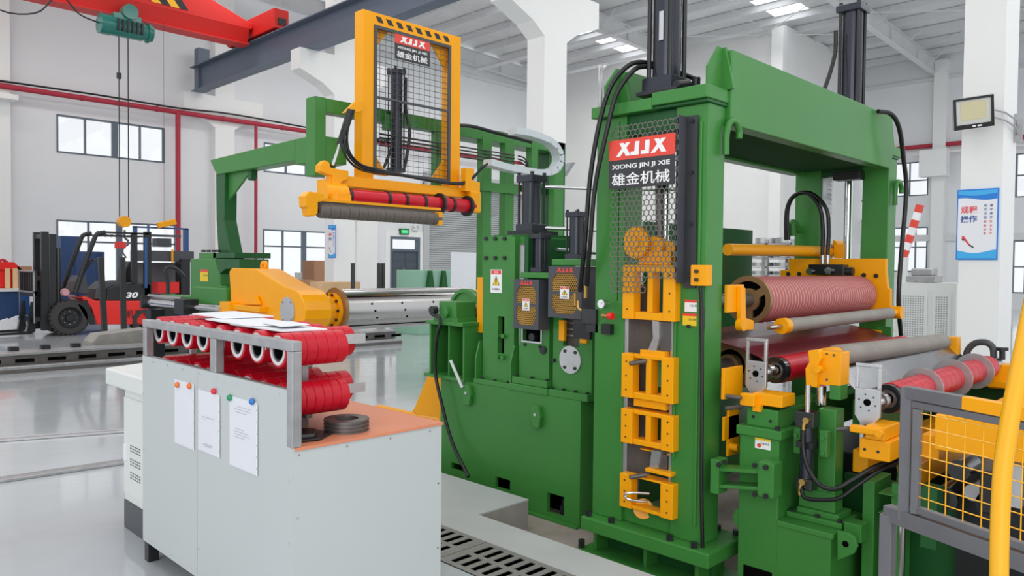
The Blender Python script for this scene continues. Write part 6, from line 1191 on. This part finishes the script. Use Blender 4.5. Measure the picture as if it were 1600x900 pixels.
# two low floor strips
for (x0, y0, x1, y1, lab) in ((-60, 694, 330, 665, 'flat steel floor strip, the farther of the two crossing the floor'), (-60, 762, 330, 704, 'flat steel floor strip, the nearer of the two crossing the floor')):
    a = at(x0, y0, Z=0); b = at(x1, y1, Z=0); s_ = T('floor_strip', lab, 'floor rail', a, 'flat steel strips on the hall floor'); MB().bar(a+Vector((0, 0, .012)), b+Vector((0, 0, .012)), .09, .022).build('strip', GALV, s_, bev=.004); MB().bar(a+Vector((0, .05, .012)), b+Vector((0, .05, .012)), .012, .03).build('strip_lip', ALU, s_)
# blue bin, red tank, wood
bb = T('blue_bin', 'dark blue steel bin with a white rim at the left edge', 'bin', (2, 21, 0)); x1 = at(46, 465, Y=20.6).x
MB().box(-1, x1, 20.6, 22.2, 0, .92).build('bin_body', BLUED, bb, bev=.02); MB().box(-1, x1+.04, 20.55, 22.25, .92, .98).build('bin_rim', DESK, bb); MB().box(x1-.2, x1, 20.58, 20.6, .1, .92).build('corner_rib', BLUE, bb)
rt = T('red_tank', 'red lidded tank with a curved handle on the blue bin', 'tank', (3, 21.3, .98)); x0, x1 = at(-30, 450, Y=21.2).x, at(25, 450, Y=21.2).x
MB().box(x0, x1, 21.2, 21.9, .98, 1.42).build('tank_body', REDM, rt, bev=.03); MB().prism([(x0-.1, 21.15, 1.42), (x1+.12, 21.15, 1.42), (x1-.05, 21.15, 1.6), (x0+.1, 21.15, 1.6)], (0, .8, 0)).build('tank_lid', REDM, rt); MB().tube([at(-8, 412, Y=21.3), at(4, 406, Y=21.3), at(14, 414, Y=21.3), at(18, 428, Y=21.3)], .035).build('tank_handle', PIPE, rt)
for px, lab in ((8, 'pale wooden batten leaning on the red tank, left'), (20, 'pale wooden batten leaning on the red tank, right')): c = at(px, 450, Y=21.1); MB().box(c.x, c.x+.1, 21.08, 21.13, .985, 1.45).build('wooden_batten', WOOD, label=lab, cat='batten', group='wooden battens on the blue bin')
c = at(38, 450, Y=21.2); MB().box(c.x-.15, c.x+.15, 21.15, 21.5, .985, 1.5).build('carton', CARD, label='brown carton standing at the end of the blue bin', cat='box')
for k, px in enumerate((5, 22, 34)): c = at(px, 500, Y=20.0); q = MB(); yk_ = 20+.12*k; q.prism([(c.x-.4, yk_, .0), (c.x+.3, yk_, .0), (c.x+.33, yk_, .2+.05*k), (c.x+.1, yk_+.05, .34+.04*k), (c.x-.3, yk_, .2)], (0, .1, 0)); q.build('plastic_wrap', PAPER, label=('crumpled white wrap heap at the left edge', 'crumpled white wrap heap beside the forks', 'tallest crumpled wrap heap near the forklift mast')[k], cat='wrap heap', group='crumpled white wrap before the blue bin')
# blue machine behind the forklift
bm_ = T('blue_machine', 'blue framed machine with a dark control band behind the forklift', 'machine', (8.5, 22.3, 0)); Yb = 22.2
for r, t, mm, nm in (((210, 353, 294, 359), .15, BLUE, 'top_rail'), ((289, 357, 295, 462), .15, BLUE, 'corner_post'), ((210, 353, 215, 460), .15, BLUE, 'corner_post'), ((238, 366, 283, 371), .1, DARKG, 'inner_rail'), ((216, 391, 303, 409), .6, DARKG, 'control_band'), ((268, 390, 271, 410), .02, YEL, 'yellow_stripe'), ((247, 441, 280, 458), .5, REDM, 'red_box'), ((283, 405, 297, 462), .4, BLK, 'dark_column'), ((246, 372, 268, 386), .4, DARKG, 'motor'), ((215, 410, 296, 470), 1.2, mat('machine_body_grey', (110, 112, 118), .6), 'body')):  # body in one even mid grey
    MB().Y(Yb-(.7 if nm in ('control_band',) else .8 if nm in ('yellow_stripe', 'red_box', 'dark_column') else 0), t, *r).build(nm, mm, bm_)
MB().box(at(210, 450, Y=Yb).x, at(296, 450, Y=Yb).x, Yb, Yb+1, 0, .7).build('base', BLUED, bm_)
bt = T('blue_tank', 'tall dark blue cylinder tank behind the forklift mast', 'tank', (7, 22.8, 0)); c = at(140, 450, Y=22.6); MB().cyl((c.x, 22.8, 0), (c.x, 22.8, 1.9), .42, n=28).build('tank_shell', BLUED, bt); c = at(112, 450, Y=22.6); MB().box(c.x-.25, c.x+.2, 22.6, 23, 0, 2.3).build('tank_cabinet', BLUED, bt)
gl_ = T('grey_lever_stand', 'black lever stand left of the green carriage', 'lever', (6, 14, 0)); MB().tube([at(262, 470, Y=13.5), at(262, 440, Y=13.5), at(258, 425, Y=13.5), at(262, 418, Y=13.5), at(275, 420, Y=13.5), at(287, 432, Y=13.5)], .035).build('lever_arm', BLK, gl_); c = at(262, 470, Y=13.5); MB().box(c.x-.15, c.x+.15, 13.4, 13.7, 0, c.z).build('lever_base', BLK, gl_)
# stock by the far wall
for (r, Y, lab) in (((491, 407, 511, 500), 24, 'tall brown carton stack end beside the poster column'), ((467, 437, 491, 500), 23.5, 'low brown carton left of the tall one')):
    a = at(r[0], r[1], Y=Y); b = at(r[2], r[3], Y=Y); MB().box(a.x, b.x, Y, Y+.8, 0, a.z).build('carton', CARD, label=lab, cat='box', group='brown cartons by the far wall', bev=.01)
a = at(471, 426, Y=25); b = at(489, 437, Y=25); MB().box(a.x, b.x, 25, 25.5, 0, a.z).build('white_cabinet', DESK, label='small white cabinet behind the low brown carton', cat='cabinet')
a = at(505, 441, Y=16); b = at(563, 452, Y=16); MB().box(a.x, b.x, 16, 16.6, 0, a.z).build('wooden_crate', WOOD, label='pale plywood crate just above the mandrel end', cat='crate')
for (x0, x1, lab) in ((551, 555, 'single dark steel post left of the pair before the white wall'), (592, 597, 'left post of the dark pair beside the door'), (598, 602, 'right post of the dark pair beside the door')):
    a = at(x0, 411, Y=15); b = at(x1, 411, Y=15); MB().box(a.x, b.x, 15, 15.08, 0, a.z).build('steel_post', mat('post_dark_%d' % x0, (64, 64, 66), .5), label=lab, cat='post', group='dark steel posts behind the mandrel')
gm = T('green_fixture', 'pale green fixture box with two dark green triangular gussets', 'machine', (11.4, 14, 0)); a = at(656, 422, Y=14); b = at(706, 422, Y=14); G2 = mat('pale_green', (150, 196, 172), .4)
MB().box(a.x, b.x, 14, 14.9, 0, a.z).build('fixture_box', G2, gm, bev=.01)
for px in (674, 695): c = at(px, 450, Y=13.9); MB().prism([(c.x-.13, 13.9, .9), (c.x+.13, 13.9, .9), (c.x+.03, 13.9, 1.5), (c.x-.03, 13.9, 1.5)], (0, .1, 0)).build('gusset', GD, gm)
a = at(706, 394, Y=11.5); b = at(756, 394, Y=11.5); MB().box(a.x, b.x, 11.5, 11.53, .3, a.z).build('white_screen', FOAM, label='white sheet panel standing behind the flywheel', cat='panel', bev=.005)
for px in (a, b): MB().box(px.x-.03 if px is b else px.x, px.x if px is b else px.x+.03, 11.53, 11.6, 0, 1.2).build('screen_leg', GALV, label='grey leg at the %s end of the white sheet panel' % ('door' if px is a else 'machine'), cat='leg post')
c = at(886, 262, X=11.9); hn = T('wall_horn', 'small grey wedge shaped lamp on the tall white column', 'lamp', c)
MB().prism([c+Vector((0, .12, .08)), c+Vector((0, -.14, .1)), c+Vector((0, .1, -.16))], (.1, 0, 0)).build('horn_body', GALV, hn); MB().cyl(c+Vector((.05, -.05, 0)), (12.05, 11.06, c.z), .015, n=8).build('horn_arm', GALV, hn)
